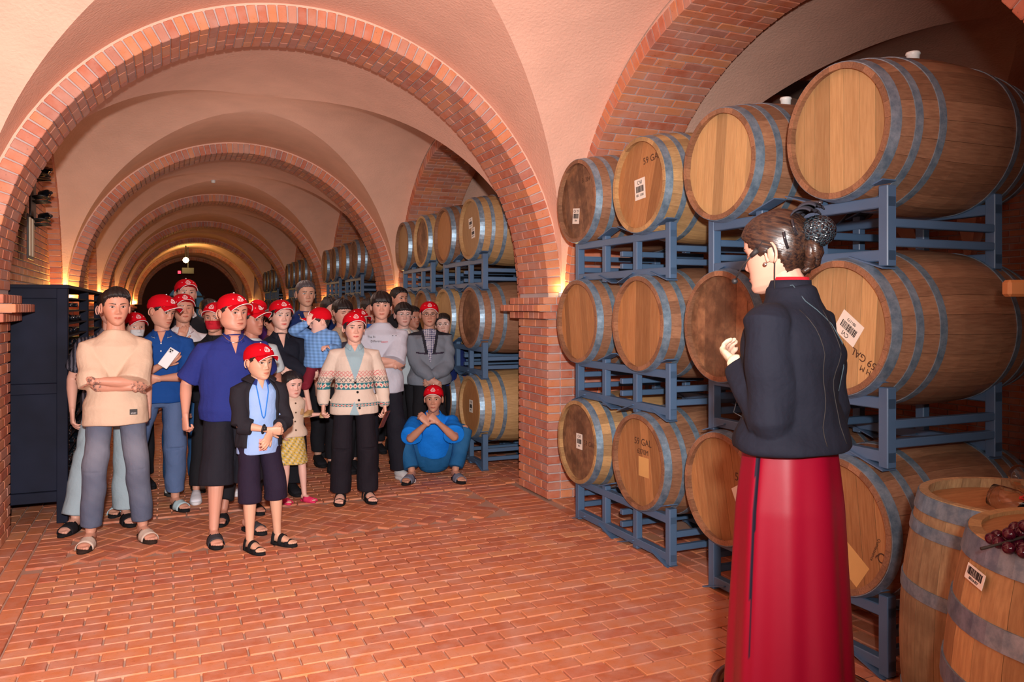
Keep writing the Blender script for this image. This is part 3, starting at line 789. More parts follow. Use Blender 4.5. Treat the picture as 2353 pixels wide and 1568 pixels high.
def hair_off(style):
    def f(A, Z):
        az = azn(A); d = np.degrees(az)
        if style in ('short', 'grey', 'shaved'):
            hl = np.interp(d, [0, 30, 52, 66, 80, 100, 112, 130, 180], [.064, .062, .045, .010, -.004, .030, -.02, -.055, -.062])
            th = np.interp(Z, [-.06, .02, .05, .09, .112], [.003, .004, .009, .017, .017])*(.45 if style == 'shaved' else 1)
        elif style == 'quiff':
            hl = np.interp(d, [0, 30, 50, 64, 80, 100, 112, 130, 180], [.066, .062, .05, .010, .0, .03, -.02, -.05, -.06]); th = np.interp(Z, [-.06, .03, .05, .09, .112], [.003, .004, .011, .017, .014])+.008*(d < 60)*(Z > .05)
        elif style == 'fringe':
            hl = np.interp(d, [0, 35, 55, 70, 84, 100, 112, 130, 180], [.030, .030, .022, -.004, .0, .02, -.02, -.06, -.07]); th = np.interp(Z, [-.07, .0, .05, .112], [.008, .012, .018, .020])
        elif style == 'fringe_s':
            hl = np.interp(d, [0, 35, 55, 70, 84, 100, 112, 130, 180], [.046, .040, .035, .0, .0, .03, -.02, -.06, -.065]); th = np.interp(Z, [-.07, .0, .05, .112], [.006, .009, .015, .018])
        else:                                     # woman, pulled back
            hl = np.interp(d, [0, 35, 55, 70, 84, 100, 115, 140, 180], [.066, .055, .030, -.005, -.015, .0, -.04, -.075, -.08]); th = np.interp(Z, [-.08, .0, .06, .112], [.008, .010, .012, .014])
        hl = hl+.0022*np.sin(A*23)+.0018*np.sin(A*41+1)
        m = sm(Z-hl, -.004, .006)
        return m*th*(1+.10*np.sin(A*14+Z*60))+(m-1)*.016
    return f
def dome_off(A, Z):
    d = np.degrees(azn(A)); hl = np.interp(d, [0, 45, 75, 110, 180], [.054, .046, .034, .008, -.004])
    m = sm(Z-hl, -.003, .003)
    return m*np.interp(Z, [0, .05, .09, .112], [.012, .015, .020, .020])+(m-1)*.018
def sheet(mb, P, th, tone=0.):
    """thick sheet from a grid of points P[i][j]"""
    P = np.asarray(P, float); nr, nc = P.shape[:2]
    du = np.gradient(P, axis=0); dv = np.gradient(P, axis=1); N = np.cross(du, dv); N /= np.maximum(np.linalg.norm(N, axis=-1, keepdims=True), 1e-9)
    a = (P+N*th/2).reshape(-1, 3); b = (P-N*th/2).reshape(-1, 3); n = nr*nc; F = []
    for q in grid_faces(nr, nc, False).tolist(): F.append(q); F.append([i+n for i in q[::-1]])
    ed = [(0, j) for j in range(nc)]+[(i, nc-1) for i in range(1, nr)]+[(nr-1, j) for j in range(nc-2, -1, -1)]+[(i, 0) for i in range(nr-2, 0, -1)]
    e = [i*nc+j for i, j in ed]
    for i in range(len(e)): F.append([e[i], e[i]+n, e[(i+1) % len(e)]+n, e[(i+1) % len(e)]])
    mb.add([tuple(x) for x in np.r_[a, b]], F, tone)
def face_patch(name, xs, zs_fn, col_fn, mat, Mh, parent, off=.0012, nr=9, nc=15, bulge=0., wid=1., jaw=1., both=1):
    """almond patch on the face: s along x, t across"""
    s = np.linspace(-1, 1, nc); t = np.linspace(-1, 1, nr); S, T = np.meshgrid(s, t); X, Z = zs_fn(S, T)
    Y = face_y(X, Z, wid, jaw)-off-bulge*(1-S**2)*(1-T**2)
    P = np.stack([X, Y, Z], -1).reshape(-1, 3); col = col_fn(S, T).reshape(-1, 3)
    Pw = [Mh @ Vector(p) for p in P]; me = mesh(name, Pw, grid_faces(nr, nc, False)[:, ::-1], mat, True)
    at = me.attributes.new('Col', 'FLOAT_COLOR', 'POINT'); at.data.foreach_set('color', np.c_[col, np.ones(len(col))].astype(np.float32).ravel())
    return obj(name, me, parent)
def build_face(parent, Mh, skin, wid=1., jaw=1., closed=False, fem=False, lipc=None, hi=True, browc=(.02, .015, .013), look=0.):
    skin = np.array(skin)
    for sd in (-1, 1):
        hh = .0052 if not closed else .0012
        def zf(S, T, sd=sd): 
            X = sd*.031+S*.0148; Z = .0035+sd*S*.0016+T*hh*(1-S**2)**.7*np.where(T > 0, 1.1, .8); return X, Z
        def cf(S, T):
            r = np.hypot((S*.0148-look*.004)/.0058, (T*hh*(1-S**2)**.7)/.0058); c = np.where((r < 1)[..., None], np.array([.016, .010, .008]), np.array([.55, .48, .45]))
            c = np.where((r < .42)[..., None], np.array([.004, .004, .004]), c); c = np.where((np.abs(T) > .9)[..., None], np.array([.02, .01, .01]), c)
            if closed: c = c*0+np.array([.03, .015, .012])
            return c
        face_patch('eye', None, zf, cf, M['eye'], Mh, parent, .0010, 9, 17 if hi else 9, .0028, wid, jaw)
        if hi:
            def zb(S, T, sd=sd): X = sd*(.031+.0)+sd*S*.0195; Z = .0245-.0022*S*S+.0016*S+T*.0026*(1-.75*np.clip(S, 0, 1)); return X, Z
            face_patch('eyebrow', None, zb, lambda S, T: np.tile(np.array(browc), S.shape+(1,)), M['eye'], Mh, parent, .0012, 3, 9, 0, wid, jaw)
            def zl(S, T, sd=sd): X = sd*.031+S*.0155; Z = .0035+sd*S*.0016+(hh*1.15+.0008)*(1-S**2)**.7+T*.0008; return X, Z
            face_patch('eyelid', None, zl, lambda S, T: np.tile(np.array([.03, .015, .012]), S.shape+(1,)), M['eye'], Mh, parent, .0022, 3, 11, .0018, wid, jaw)
    lc = np.array(lipc if lipc else skin*np.array([.82, .50, .48]))
    def zm(S, T): X = S*.0235; Z = -.0635+T*np.where(T > 0, .0062*(1-.25*gs(S, .25)), .0078)*(1-S**2)**.75+.001*S*S; return X, Z
    def cm(S, T): return np.where((np.abs(T) < .12)[..., None], lc*.35, lc)
    face_patch('lips', None, zm, cm, M['eye'], Mh, parent, .0010, 9, 13, .0018, wid, jaw)
def build_ear(mb, sd, wid=1., s=1.):
    c = V3(sd*.0755*wid, .010, -.006); out = V3(sd*.85, .45, 0).normalized()
    pts = []
    for i in range(13):
        a = math.radians(-70+i*25); rz = .031*s; ry = .0165*s
        p = c+V3(0, 0, rz*math.sin(a)*1.)+V3(0, 1, 0)*(-ry*math.cos(a)*-1*.9)+out*(.006+.009*max(0, math.cos(a)))
        pts.append(p+V3(0, .0, 0))
    mb.tube(pts, [.0028]+[.0042*s]*11+[.006*s], 8)
    etube(mb, [c+V3(0, 0, -.024*s), c+out*.006+V3(0, .003, -.006), c+out*.006+V3(0, .004, .014*s), c+V3(0, 0, .024*s)], [.009, .013, .012, .007], [.003, .004, .004, .003], (0, 1, 0), 10)
def add_hand(mb, Wp, d, nrm, curl=.4, side=1, k=1., spread=.06, thumb=1., seg=7):
    d = Vector(d).normalized(); nrm = Vector(nrm); nrm = (nrm-d*nrm.dot(d)).normalized(); l = d.cross(nrm)*side
    # l points to the thumb side
    Wp = Vector(Wp)
    etube(mb, [Wp-d*.02*k, Wp+d*.015*k, Wp+d*.05*k, Wp+d*.082*k], [.024*k, .029*k, .037*k, .037*k], [.019*k, .016*k, .0145*k, .012*k], l, 12)
    L = [.070, .080, .075, .058]; O = [.028, .0095, -.009, -.0265]
    for i in range(4):
        p = Wp+d*(.078-.004*abs(i-1))*k+l*O[i]*k; dd = (d+l*spread*(1.2-i)*.8).normalized(); ax = dd.cross(nrm).normalized()
        pts = [p-dd*.012*k, p]; c = curl*(1+.12*i)
        for s_ in (.45, .30, .25):
            dd = Quaternion(ax, c*1.0) @ dd; p = p+dd*L[i]*s_*k; pts.append(p)
        r0 = .0090*k; etube(mb, pts, [r0, r0, r0*.95, r0*.88, r0*.75], [r0, r0, r0*.95, r0*.88, r0*.75], l, seg)
    p = Wp+d*.018*k+l*.024*k; dd = (d*.62+l*.62*thumb+nrm*.35).normalized(); pts = [p-dd*.012*k, p]
    for s_, b in ((.030, 0), (.028, .25), (.022, .3)):
        dd = (dd+d*b+nrm*b*.3*curl).normalized(); p = p+dd*s_*k; pts.append(p)
    etube(mb, pts, [.013*k, .0125*k, .0105*k, .0098*k, .0078*k], [.013*k, .0125*k, .0105*k, .0095*k, .007*k], l, seg)
def ik(S, T, l1, l2, pole):
    S = Vector(S); T = Vector(T); d = T-S; L = min(d.length, (l1+l2)*.999); d.normalize(); T = S+d*L
    a = (l1*l1-l2*l2+L*L)/(2*L); h = math.sqrt(max(0, l1*l1-a*a)); p = Vector(pole); p = (p-d*p.dot(d)).normalized()
    return S+d*a+p*h, T
FZ = [0.]
def foot_frame(ank, yaw): return Matrix.Translation((ank[0], ank[1], FZ[0])) @ Matrix.Rotation(yaw, 4, 'Z')
def add_foot(mb, A, yaw, k, z0=.0, toes=True):
    F_ = foot_frame(A, yaw); T = lambda x, y, z: F_ @ V3(x*k, y*k, z*k+z0)
    etube(mb, [T(0, .03, .045), T(0, -.01, .045), T(0, -.06, .036), T(0, -.115, .026), T(0, -.15, .020)], [.030*k, .033*k, .038*k, .044*k, .040*k], [.036*k, .040*k, .032*k, .020*k, .014*k], F_.to_3x3() @ V3(1, 0, 0), 14)
    if toes:
        for i, (x, y, r) in enumerate(((.027, -.178, .0125), (.009, -.182, .0095), (-.006, -.176, .009), (-.020, -.168, .0085), (-.032, -.157, .008))):
            etube(mb, [T(x*.9, -.14, .017), T(x, y*.95, .014), T(x, y, .012)], [r*k]*3, [r*k]*3, (1, 0, 0), 8)
def sole_outline(k, s=1.06, n=28):
    pts = []
    for i in range(n):
        a = 2*PI*i/n; y = -.065+.127*math.cos(a); w = np.interp(y, [-.20, -.12, -.02, .07], [.046, .049, .037, .037]); pts.append((w*s*k*math.sin(a)*(abs(math.sin(a))**-.25 if abs(math.sin(a)) > .01 else 1), y*s*k))
    return pts
def slab_sole(mb, F_, k, z0, z1, s=1.06, tone=0.):
    o = sole_outline(k, s); n = len(o); V = [F_ @ V3(x, y, z0) for x, y in o]+[F_ @ V3(x*.985, y*.985, z1) for x, y in o]
    Fc = [tuple(range(n)), tuple(n+i for i in range(n))[::-1]]+[(i, n+i, n+(i+1) % n, (i+1) % n) for i in range(n)]
    mb.add(V, Fc, tone)
def footwear(kind, parent, A, yaw, k, col, col2=(.01, .01, .012)):
    F_ = foot_frame(A, yaw)
    def strap(y0, y1, h, wd, th=.004, n=13, zc=.012):
        P = []
        for y in np.linspace(y0, y1, 5):
            row = []
            for a in np.linspace(0, PI, n):
                yy = y; hh = np.interp(yy, [-.14, -.05], [h*.78, h*1.1]); row.append(tuple(F_ @ V3(wd*k*math.cos(a)*1.0, yy*k, (zc+hh*math.sin(a)**.8)*k)))
            P.append(row)
        mb = MB(); sheet(mb, P, th*k); return mb
    def cm(mb, nm, c, par): me = mb.me(nm, [M['cloth']], True, False); setcol(me, c); return obj(nm, me, par)
    if kind in ('slide', 'sandal', 'flip', 'clog'):
        mb = MB(); slab_sole(mb, F_, k, 0.001, .020*k); s = cm(mb, 'sandal', col2 if kind != 'clog' else col, parent); s['label'] = 'open sandal on a bare foot'
        mb = MB()
        if kind == 'slide': cm(strap(-.145, -.055, .066, .053), 'strap', col, s)
        elif kind == 'clog': cm(strap(-.190, -.02, .064, .053), 'strap', col, s)
        elif kind == 'sandal': cm(strap(-.145, -.110, .056, .052), 'strap', col, s); cm(strap(-.075, -.040, .076, .051), 'strap', col, s); cm(strap(.0, .03, .100, .046), 'strap', col, s)
        else:
            mb.tube([F_ @ V3(x*k, y*k, z*k) for x, y, z in ((.042, -.07, .02), (.03, -.1, .042), (.012, -.14, .03), (.012, -.145, .018))], .004*k, 6); mb.tube([F_ @ V3(x*k, y*k, z*k) for x, y, z in ((-.042, -.07, .02), (-.02, -.1, .042), (.012, -.14, .03))], .004*k, 6); cm(mb, 'strap', col, s)
    else:
        mb = MB(); T = lambda x, y, z: F_ @ V3(x*k, y*k, z*k)
        etube(mb, [T(0, .045, .05), T(0, .0, .055), T(0, -.06, .045), T(0, -.125, .034), T(0, -.165, .028)], [.034*k, .038*k, .043*k, .048*k, .042*k], [.040*k, .048*k, .038*k, .026*k, .018*k], F_.to_3x3() @ V3(1, 0, 0), 16)
        me = mb.me('shoe', [M['cloth']], True, False); setcol(me, col); s = obj('shoe', me, parent)
        mb = MB(); slab_sole(mb, F_, k, .001, .024*k, 1.12); cm(mb, 'sole', col2, s)
        if kind == 'sneaker':
            mb = MB()
            for i in range(4): mb.tube([T(-.016, -.07-.02*i+.02, .078-.009*i), T(0, -.075-.02*i+.02, .084-.009*i), T(.016, -.07-.02*i+.02, .078-.009*i)], .003*k, 6)
            cm(mb, 'laces', (.6, .6, .62), s)
# ---- cap -----------------------------------------------------------------
def build_cap(parent, Mh, s=1.02, fold=0., back=False):
    Mc = Mh @ Matrix.Rotation(PI if back else 0, 4, 'Z')
    V, F = head_grid(36, 56, dome_off); me = mesh('cap', [Mh @ Vector(p) for p in V], F, M['red_cap'], True); c = obj('cap', me, parent); c['label'] = 'bright red baseball cap with white piping'
    P = []
    def brim_pt(u, t):                           # u -1..1 across, t 0..1 outwards
        a = u*1.12; x = math.sin(a)*.078; yb = -(.012+math.cos(a)*.078); L = .074*math.cos(a*.95)**.55
        return (x*(1+.06*t), yb-L*t, .060-.018*abs(u)**2-.004-.030*abs(u)**2.2*t-.010*t*t+.016*t)
    us = np.linspace(-1, 1, 19); ts = np.linspace(0, 1, 7)
    P = [[tuple(Mc @ Vector(brim_pt(u, t))) for u in us] for t in ts]
    mb = MB(); sheet(mb, P, .004); b = obj('brim', mb.me('brim', [M['red_cap']], True, False), c)
    mb = MB(); mb.tube([Mc @ Vector(brim_pt(u, 1.01)) for u in us], .0026, 6); obj('piping', mb.me('piping', [M['white']], True, False), c)
    def pr(x, z, e=.0022):
        a = np.linspace(-1.2, 1.2, 49); p = head_pt(a, np.full(49, z)); o = dome_off(a, np.full(49, z)); D = p-np.array([0, .005, min(z, .03)]); D /= np.linalg.norm(D, axis=-1, keepdims=True); p = p+D*(o+e)[:, None]
        return Mc @ V3(x, float(np.interp(x, p[:, 0], p[:, 1])), float(np.interp(x, p[:, 0], p[:, 2])))
    mb = MB(); Lp = []
    for i in range(24):                           # rounded triangle emblem with three dots
        a = 2*PI*i/24; r = .0175*(1+.16*math.cos(3*(a-PI/2))); Lp.append((r*math.cos(a), .080+r*math.sin(a)*.62))
    mb.tube([pr(x, z) for x, z in Lp], .0021, 6, closed=True)
    for dx, dz in ((0, .005), (-.0075, -.003), (.0075, -.003)):
        mb.tube([pr(dx+.0042*math.cos(q), (.080)+dz+.0030*math.sin(q)) for q in np.linspace(0, 2*PI, 9)[:-1]], .0013, 5, closed=True)
    obj('emblem', mb.me('emblem', [M['white']], True, False), c)
    mb = MB(); eg = [(-.045, .080), (.045, .080)]
    for x, z in eg: p = pr(x, z); mb.lathe([(0, -.002), (.004, -.002), (.004, .002), (0, .002)], 8, Matrix.Translation(p))
    mb.lathe([(0, 0), (.006, 0), (.004, .005), (0, .006)], 10, Mc @ Matrix.Translation((0, -.01, .131))); obj('eyelets', mb.me('eyelets', [M['white']], True, False), c)
    return c
# ---- clothes surface helpers ----------------------------------------------
TORSO_M = [(.84, .172, .128), (.92, .172, .124), (1.0, .158, .112), (1.1, .155, .110), (1.2, .166, .116), (1.27, .172, .114), (1.325, .166, .102), (1.365, .136, .084), (1.40, .096, .068), (1.428, .066, .060)]
TORSO_F = [(.84, .175, .124), (.92, .168, .118), (1.0, .140, .098), (1.1, .132, .098), (1.2, .146, .118), (1.26, .150, .118), (1.32, .148, .098), (1.36, .118, .076), (1.395, .080, .060), (1.425, .056, .052)]
class Body: pass
def person(label, pos, H, yaw=0., fem=False, skin=(.56, .29, .20), w=1., g=1., head=None, arms=('down', 'down'), feet=None, top=None, bottom=None, shoes=None, hair='short', cap=False,
           hy=0., hp=0., hr=0., voxel=.007, spine=None, fz=0., hdz=0., hdf=0., hs=None, closed=False, wid=1., jaw=1., hcol=None, seed=1, group=None, hi=True, ink=None, lip=None, look=0., full=True):
    k = H/1.70; hs = hs or (k**.45)*1.06; root = empty('person', (pos[0], pos[1], 0), (0, 0, yaw)); tag(root, label, 'person', group)
    B = Body(); B.root = root; B.k = k
    Pp, Sd = spine or ((0, 0, .90), (0, 0, 1)); Pp = Vector(Pp); Sd = Vector(Sd).normalized(); Xd = V3(1, 0, 0); Fd = Sd.cross(Xd)*-1   # Fd: front
    if Fd.y > 0: Fd = -Fd
    def SP(z, x=0., f=0.): return (Pp+Sd*(z-.90)+Xd*x+Fd*f)*k
    B.SP = SP
    B.w = w; sk = MB(); tab = (top[4] if top and len(top) > 4 else {}).get('tab') or (TORSO_F if fem else TORSO_M); shz = (top[4] if top and len(top) > 4 else {}).get('shz', 1.328)
    # --- arms
    shx = (.150 if fem else .170)*w; B.arm = []
    for i, sd in enumerate((1, -1)):
        a = arms[i]
        if a == 'down': a = dict(t=(.255*w, -.03, .84), pole=(.3, .8, 0), d=(0, -.15, -1), n=(-1, .1, 0), curl=.45)
        elif a == 'cross_u': a = dict(t=(-.145, -.165*g, 1.105), pole=(.9, -.15, -.8), d=(-.7, .6, .3), n=(.6, .8, -.1), curl=.3)
        elif a == 'cross_l': a = dict(t=(-.125, -.145*g, 1.045), pole=(.9, .0, -.8), d=(-.7, .6, .3), n=(.6, .8, .0), curl=.3)
        elif a == 'belly': a = dict(t=(.05, -.22*g, 1.02), pole=(.6, .5, -.5), d=(-1, -.2, -.1), n=(0, 1, .3), curl=.5)
        S = SP(shz, sd*shx); t_ = a['t']; T = SP(t_[2], sd*t_[0], -t_[1]) if not a.get('abs') else Vector(t_)*k
        pl = a['pole']; E, Wr = ik(S, T, (.275 if fem else .285)*k, (.235 if fem else .25)*k, (sd*pl[0], pl[1], pl[2]))
        B.arm.append((S, E, Wr, a, sd))
        ax = (Wr-E).normalized(); thk = (.85 if fem else 1.)*k*(.55+.45*w)
        etube(sk, [S, S.lerp(E, .5), E], [.040*thk, .042*thk, .037*thk], [.046*thk, .043*thk, .037*thk], Fd, 14)
        etube(sk, [E, E.lerp(Wr, .3), E.lerp(Wr, .75), Wr], [.038*thk, .039*thk, .029*thk, .025*thk], [.037*thk, .038*thk, .026*thk, .020*thk], Fd, 14)
        d = Vector((sd*a['d'][0], a['d'][1], a['d'][2])); n = Vector((sd*a['n'][0], a['n'][1], a['n'][2]))
        if not a.get('nohand'): add_hand(sk, Wr, d, n, a['curl'], sd*a.get('flip', 1), k*(.92 if fem else 1.)*hs/k**.45*a.get('hk', 1), thumb=a.get('thumb', 1.))
    # --- legs
    feet = feet or ((.11, -.02, .1), (-.11, 0, -.1)); B.leg = []
    for i, sd in enumerate((1, -1)):
        fx, fy, fyaw = feet[i][:3]; hz = .02 if shoes else .0
        FZ[0] = fz*k; A = V3(fx*k, fy*k, (.075+hz+fz)*k); Hp = SP(.90, sd*.088); pole = feet[i][3] if len(feet[i]) > 3 else (sd*.15, -1, 0)
        Kn, A2 = ik(Hp, A, (.418 if spine else .412)*k, .400*k, pole); B.leg.append((Hp, Kn, A, fyaw, sd))
    lgt = (.9+.1*g)
    if bottom and bottom[0] in ('shorts', 'skirt') or (bottom and len(bottom) > 3 and bottom[3] == 'bare'):
        for Hp, Kn, A, fyaw, sd in B.leg:
            etube(sk, [Hp.lerp(Kn, .4), Kn, Kn.lerp(A, .3), Kn.lerp(A, .75), A], [.068*k*lgt, .052*k*lgt, .052*k*lgt, .036*k*lgt, .032*k], [.07*k*lgt, .054*k*lgt, .056*k*lgt, .038*k*lgt, .036*k], (1, 0, 0), 14)
    else:
        for Hp, Kn, A, fyaw, sd in B.leg: etube(sk, [Kn.lerp(A, .6), A], .034*k, .037*k, (1, 0, 0), 12)
    for Hp, Kn, A, fyaw, sd in B.leg:
        if full and not (shoes and shoes[0] in ('shoe', 'sneaker')): add_foot(sk, A, fyaw, k, .018*k if shoes else 0., not shoes or shoes[0] in ('slide', 'sandal', 'flip', 'clog'))
    # --- neck and upper chest
    ta = lambda z, i: float(np.interp(z, [t[0] for t in tab], [t[i] for t in tab]))
    tq = [.90, 1.0, 1.1, 1.2, 1.30]; gq = .5+.5*g
    etube(sk, [SP(z, 0, (g-1)*.04) for z in tq], [np.interp(z, [t[0] for t in tab], [t[1] for t in tab])*.84*k*gq for z in tq], [np.interp(z, [t[0] for t in tab], [t[2] for t in tab])*.80*k*gq for z in tq], Xd, 16, .1)
    for Hp, Kn, A, fyaw, sd in B.leg: etube(sk, [Hp, Hp.lerp(Kn, .5), Kn, Kn.lerp(A, .65)], [.062*k, .058*k, .044*k, .034*k], [.066*k, .060*k, .046*k, .037*k], (1, 0, 0), 12)
    etube(sk, [SP(1.30), SP(1.37), SP(1.405), SP(1.44, 0, .002+hdf*.4), SP(1.50, 0, .008+hdf), SP(1.55, 0, .006+hdf)], [ta(1.30, 1)*.84*k, ta(1.37, 1)*.84*k, .066*k, .052*k*hs/k, .050*k*hs/k, .045*k], [.07*k, ta(1.37, 2)*.84*k, .056*k, .054*k*hs/k, .053*k*hs/k, .05*k], Xd, 16)
    me = solid(sk, voxel*.8, 2)
    # --- head
    top_z = SP(1.70).copy(); Mh = Matrix.Translation(SP(1.70-hdz, 0, .012+hdf)-Sd*.1125*hs) @ Matrix.Rotation(hy, 4, 'Z') @ Matrix.Rotation(hp, 4, 'X') @ Matrix.Rotation(hr, 4, 'Y') @ Matrix.Scale(hs, 4)
    B.Mh = Mh
    V, F = head_grid(64 if hi else 40, 96 if hi else 60, wid=wid, jaw=jaw); hm = MB(); hm.add([tuple(p) for p in V], [tuple(q) for q in F])
    for sd in (-1, 1): build_ear(hm, sd, wid)
    hv = [Mh @ Vector(p) for p in hm.v]; hme = mesh('h', hv, hm.f, None, True)
    bm = bmesh.new(); bm.from_mesh(me); bm.from_mesh(hme); out = bpy.data.meshes.new('body'); bm.to_mesh(out); bm.free(); out.shade_smooth(); out.materials.append(M['skin'])
    bpy.data.meshes.remove(me); bpy.data.meshes.remove(hme)
    s0 = np.array(skin); Mi = np.array(Mh.inverted())
    def sc(P):
        L = P @ Mi[:3, :3].T+Mi[:3, 3]; c = np.tile(s0, (len(P), 1)); front = (L[:, 1] < -.03)
        red = .5*gs(np.abs(L[:, 0])-.04, .022)*gs(L[:, 2]+.025, .022)*front+.35*gs(L[:, 0], .016)*gs(L[:, 2]+.03, .014)*front+.4*gs(np.abs(L[:, 0])-.078, .008)*gs(L[:, 2]+.006, .035)
        c = c*(1-red[:, None]*np.array([.0, .22, .26])); 
        return c
    setcol(out, sc, None, ink or (lambda P: np.zeros(len(P)))); B.body = obj('body', out, root)
    build_face(root, Mh, skin, wid, jaw, closed, fem, lip, hi, look=look)
    if hair:
        hmat = hcol or M['hair']; V, F = head_grid(48, 72, hair_off(hair if not cap else ('shaved' if not fem else 'woman')), wid=wid, jaw=jaw); obj('hair', mesh('hair', [Mh @ Vector(p) for p in V], F, hmat, True), root)
    if cap: build_cap(root, Mh)
    # --- clothes
    if top:
        kind, colf, sleeve, loose = top[:4]; tk = top[4] if len(top) > 4 else {}
        mb = MB(); zlo = tk.get('hem', .84); pts = []; ra = []; rb = []
        zz = [z for z in [t[0] for t in tab] if z >= zlo]; 
        if zz[0] > zlo+.005: zz = [zlo]+zz
        if zlo < .84: zz = [zlo]+[z for z in zz if z > zlo]
        for z in zz:
            A_ = np.interp(z, [t[0] for t in tab], [t[1] for t in tab])*(w if z > 1.05 else (w*.5+.5)); B_ = np.interp(z, [t[0] for t in tab], [t[2] for t in tab])
            gb = 1+(g-1)*math.exp(-((z-1.05)/.2)**2); lo = loose if z < 1.36 else loose*.4; lo2 = lo*(1.35 if z < 1.0 else 1)+(.006 if z < 1.0 else 0)
            pts.append(SP(z, 0, -.0+(gb-1)*.05-(.004 if z < 1.3 else .0))); ra.append((A_*(1+(gb-1)*.8)+lo2)*k); rb.append((B_*gb+lo2)*k)
        if tk.get('collar_open'): pass
        etube(mb, pts, ra, rb, Xd, 28, .05)
        cut = {'short': .72, 'elbow': .98, 'half': .85}.get(sleeve)
        for S, E, Wr, a, sd in B.arm:
            r0 = (.060+loose)*k*(.5+.5*w); S0 = S+V3(-sd*.065, 0, .012)*k; sl = tk.get('slr', .0)
            if sleeve == 'none': continue
            if cut: etube(mb, [S0, S, S.lerp(E, cut*.5), S.lerp(E, cut)], [r0*.60, r0*.84, r0*.94+sl*.8, r0+sl*1.3], [r0*.60, r0*.84, r0*.94+sl*.8, r0+sl*1.3], Fd, 18, .03)
            else:
                c2 = tk.get('cuff', 1.0); r1 = (.044+loose*.8)*k+sl
                etube(mb, [S0, S, S.lerp(E, .5), E], [r0*.60, r0*.82, r0*.86, r1*1.04], [r0*.60, r0*.82, r0*.86, r1*1.04], Fd, 18, .8)
                etube(mb, [E, E.lerp(Wr, .5), E.lerp(Wr, c2)], [r1*1.05, r1*.95, (.032+loose*.5)*k+sl*.6], [r1*1.05, r1*.95, (.032+loose*.5)*k+sl*.6], Fd, 18, .25)
        me = solid(mb, voxel, 9, .5, folds(seed, tk.get('fold', .0035)*k)); me.materials.append(M[tk.get('mat', 'cloth')])
        if not callable(colf): c0 = np.array(colf); colf = lambda P: np.tile(c0, (len(P), 1))
        setcol(me, lambda P: colf(P/k)); B.top = obj(tk.get('name', kind), me, root)
        if kind in ('polo_shirt', 'shirt') or tk.get('collar'):
            cc = tk.get('collar') or (tuple(colf(np.zeros((1, 3))+np.array([.1, -.1, 1.2]))[0])); gap = tk.get('gap', .5); P = []
            for t in np.linspace(0, 1, 5):
                row = []
                for a_ in np.linspace(gap, 2*PI-gap, 31):
                    f_ = math.cos(a_); fr = max(0, f_)**2; R1 = (.060+.026*t)*(1-.04*0); zz_ = 1.452-.006-.045*t*(1+.0*fr)-.035*fr-.010*(1-abs(f_))*1; row.append(tuple(SP(zz_, R1*1.0*math.sin(a_)*1.08, R1*f_*1.0+.004+.030*fr)))
                P.append(row)
            m2 = MB(); sheet(m2, P, .005*k); me = m2.me('collar', [M['cloth']], True, False); setcol(me, cc); obj('collar', me, B.top)
            if tk.get('piping'):
                m2 = MB(); m2.tube([Vector(p) for p in P[-1]], .0025*k, 6); me = m2.me('piping', [M['cloth']], True, False); setcol(me, tk['piping']); obj('piping', me, B.top)
    if bottom:
        kind, colf, wide = bottom[:3]; mb = MB(); tb = bottom[4] if len(bottom) > 4 else {}
        gg = 1+(g-1)*.6; hipA = (.150 if not fem else .158)*gg*(.5+.5*w)
        if kind == 'skirt':
            etube(mb, [SP(.98), SP(.90), SP(.70), SP(tb.get('hem', .5))], [.12*k, .15*k, .19*k, .22*k], [.09*k, .12*k, .15*k, .18*k], Xd, 28, .03)
        else:
            etube(mb, [SP(1.0), SP(.93), SP(.86), SP(.82)], [hipA*k*.95, hipA*k, hipA*k, hipA*.9*k], [.105*k*gg, .112*k*gg, .108*k*gg, .09*k*gg], Xd, 24, .1)
            for Hp, Kn, A, fyaw, sd in B.leg:
                t1, t2, t3 = (.076+wide*.45)*k*gg, (.060+wide)*k*gg, (.050+tb.get('flare', wide))*k
                Ht = Hp+V3(0, 0, -.0)*k; End = Kn.lerp(A, tb.get('len', .93))
                if kind == 'shorts':
                    e = tb.get('len', .08); End = Kn.lerp(A, e); etube(mb, [Ht, Ht.lerp(Kn, .5), Kn, End], [t1, t1*.97, t2*1.08, t2*1.10], [t1*1.1, t1*1.02, t2*1.1, t2*1.12], (1, 0, 0), 20, .03)
                else:
                    etube(mb, [Ht, Ht.lerp(Kn, .5), Kn], [t1, t1*.92, t2], [t1*1.12, t1*1.0, t2*1.05], (1, 0, 0), 20, .3)
                    etube(mb, [Kn, Kn.lerp(End, .5), End], [t2, (t2+t3)/2*1.0, t3], [t2*1.05, (t2+t3)/2*1.02, t3*1.12], (1, 0, 0), 20, .03)
        me = solid(mb, voxel*1.1, 7, .5, folds(seed+50, .0035*k, .8)); me.materials.append(M['cloth'])
        if not callable(colf): c1 = np.array(colf); colf = lambda P: np.tile(c1, (len(P), 1))
        setcol(me, lambda P: colf(P/k)); nm = {'shorts': 'shorts', 'skirt': 'skirt', 'pants': 'trousers', 'jeans': 'jeans'}[kind]; B.bottom = obj(nm, me, root)
    if shoes and full:
        for Hp, Kn, A, fyaw, sd in B.leg: footwear(shoes[0], root, A, fyaw, k, *shoes[1:])
    return B
def buttons(B, pts, r, col, name='button'):
    """small discs on the garment front"""
    for x, y, z in pts:
        p = Vector((x, y, z))*B.k; mb = MB(); mb.lathe([(0, -.003), (r, -.003), (r, .002), (r*.7, .003), (0, .003)], 12, Matrix.Translation(p) @ Matrix.Rotation(PI/2, 4, 'X')); me = mb.me(name, [M['cloth']], True, False); setcol(me, col); obj(name, me, B.top)
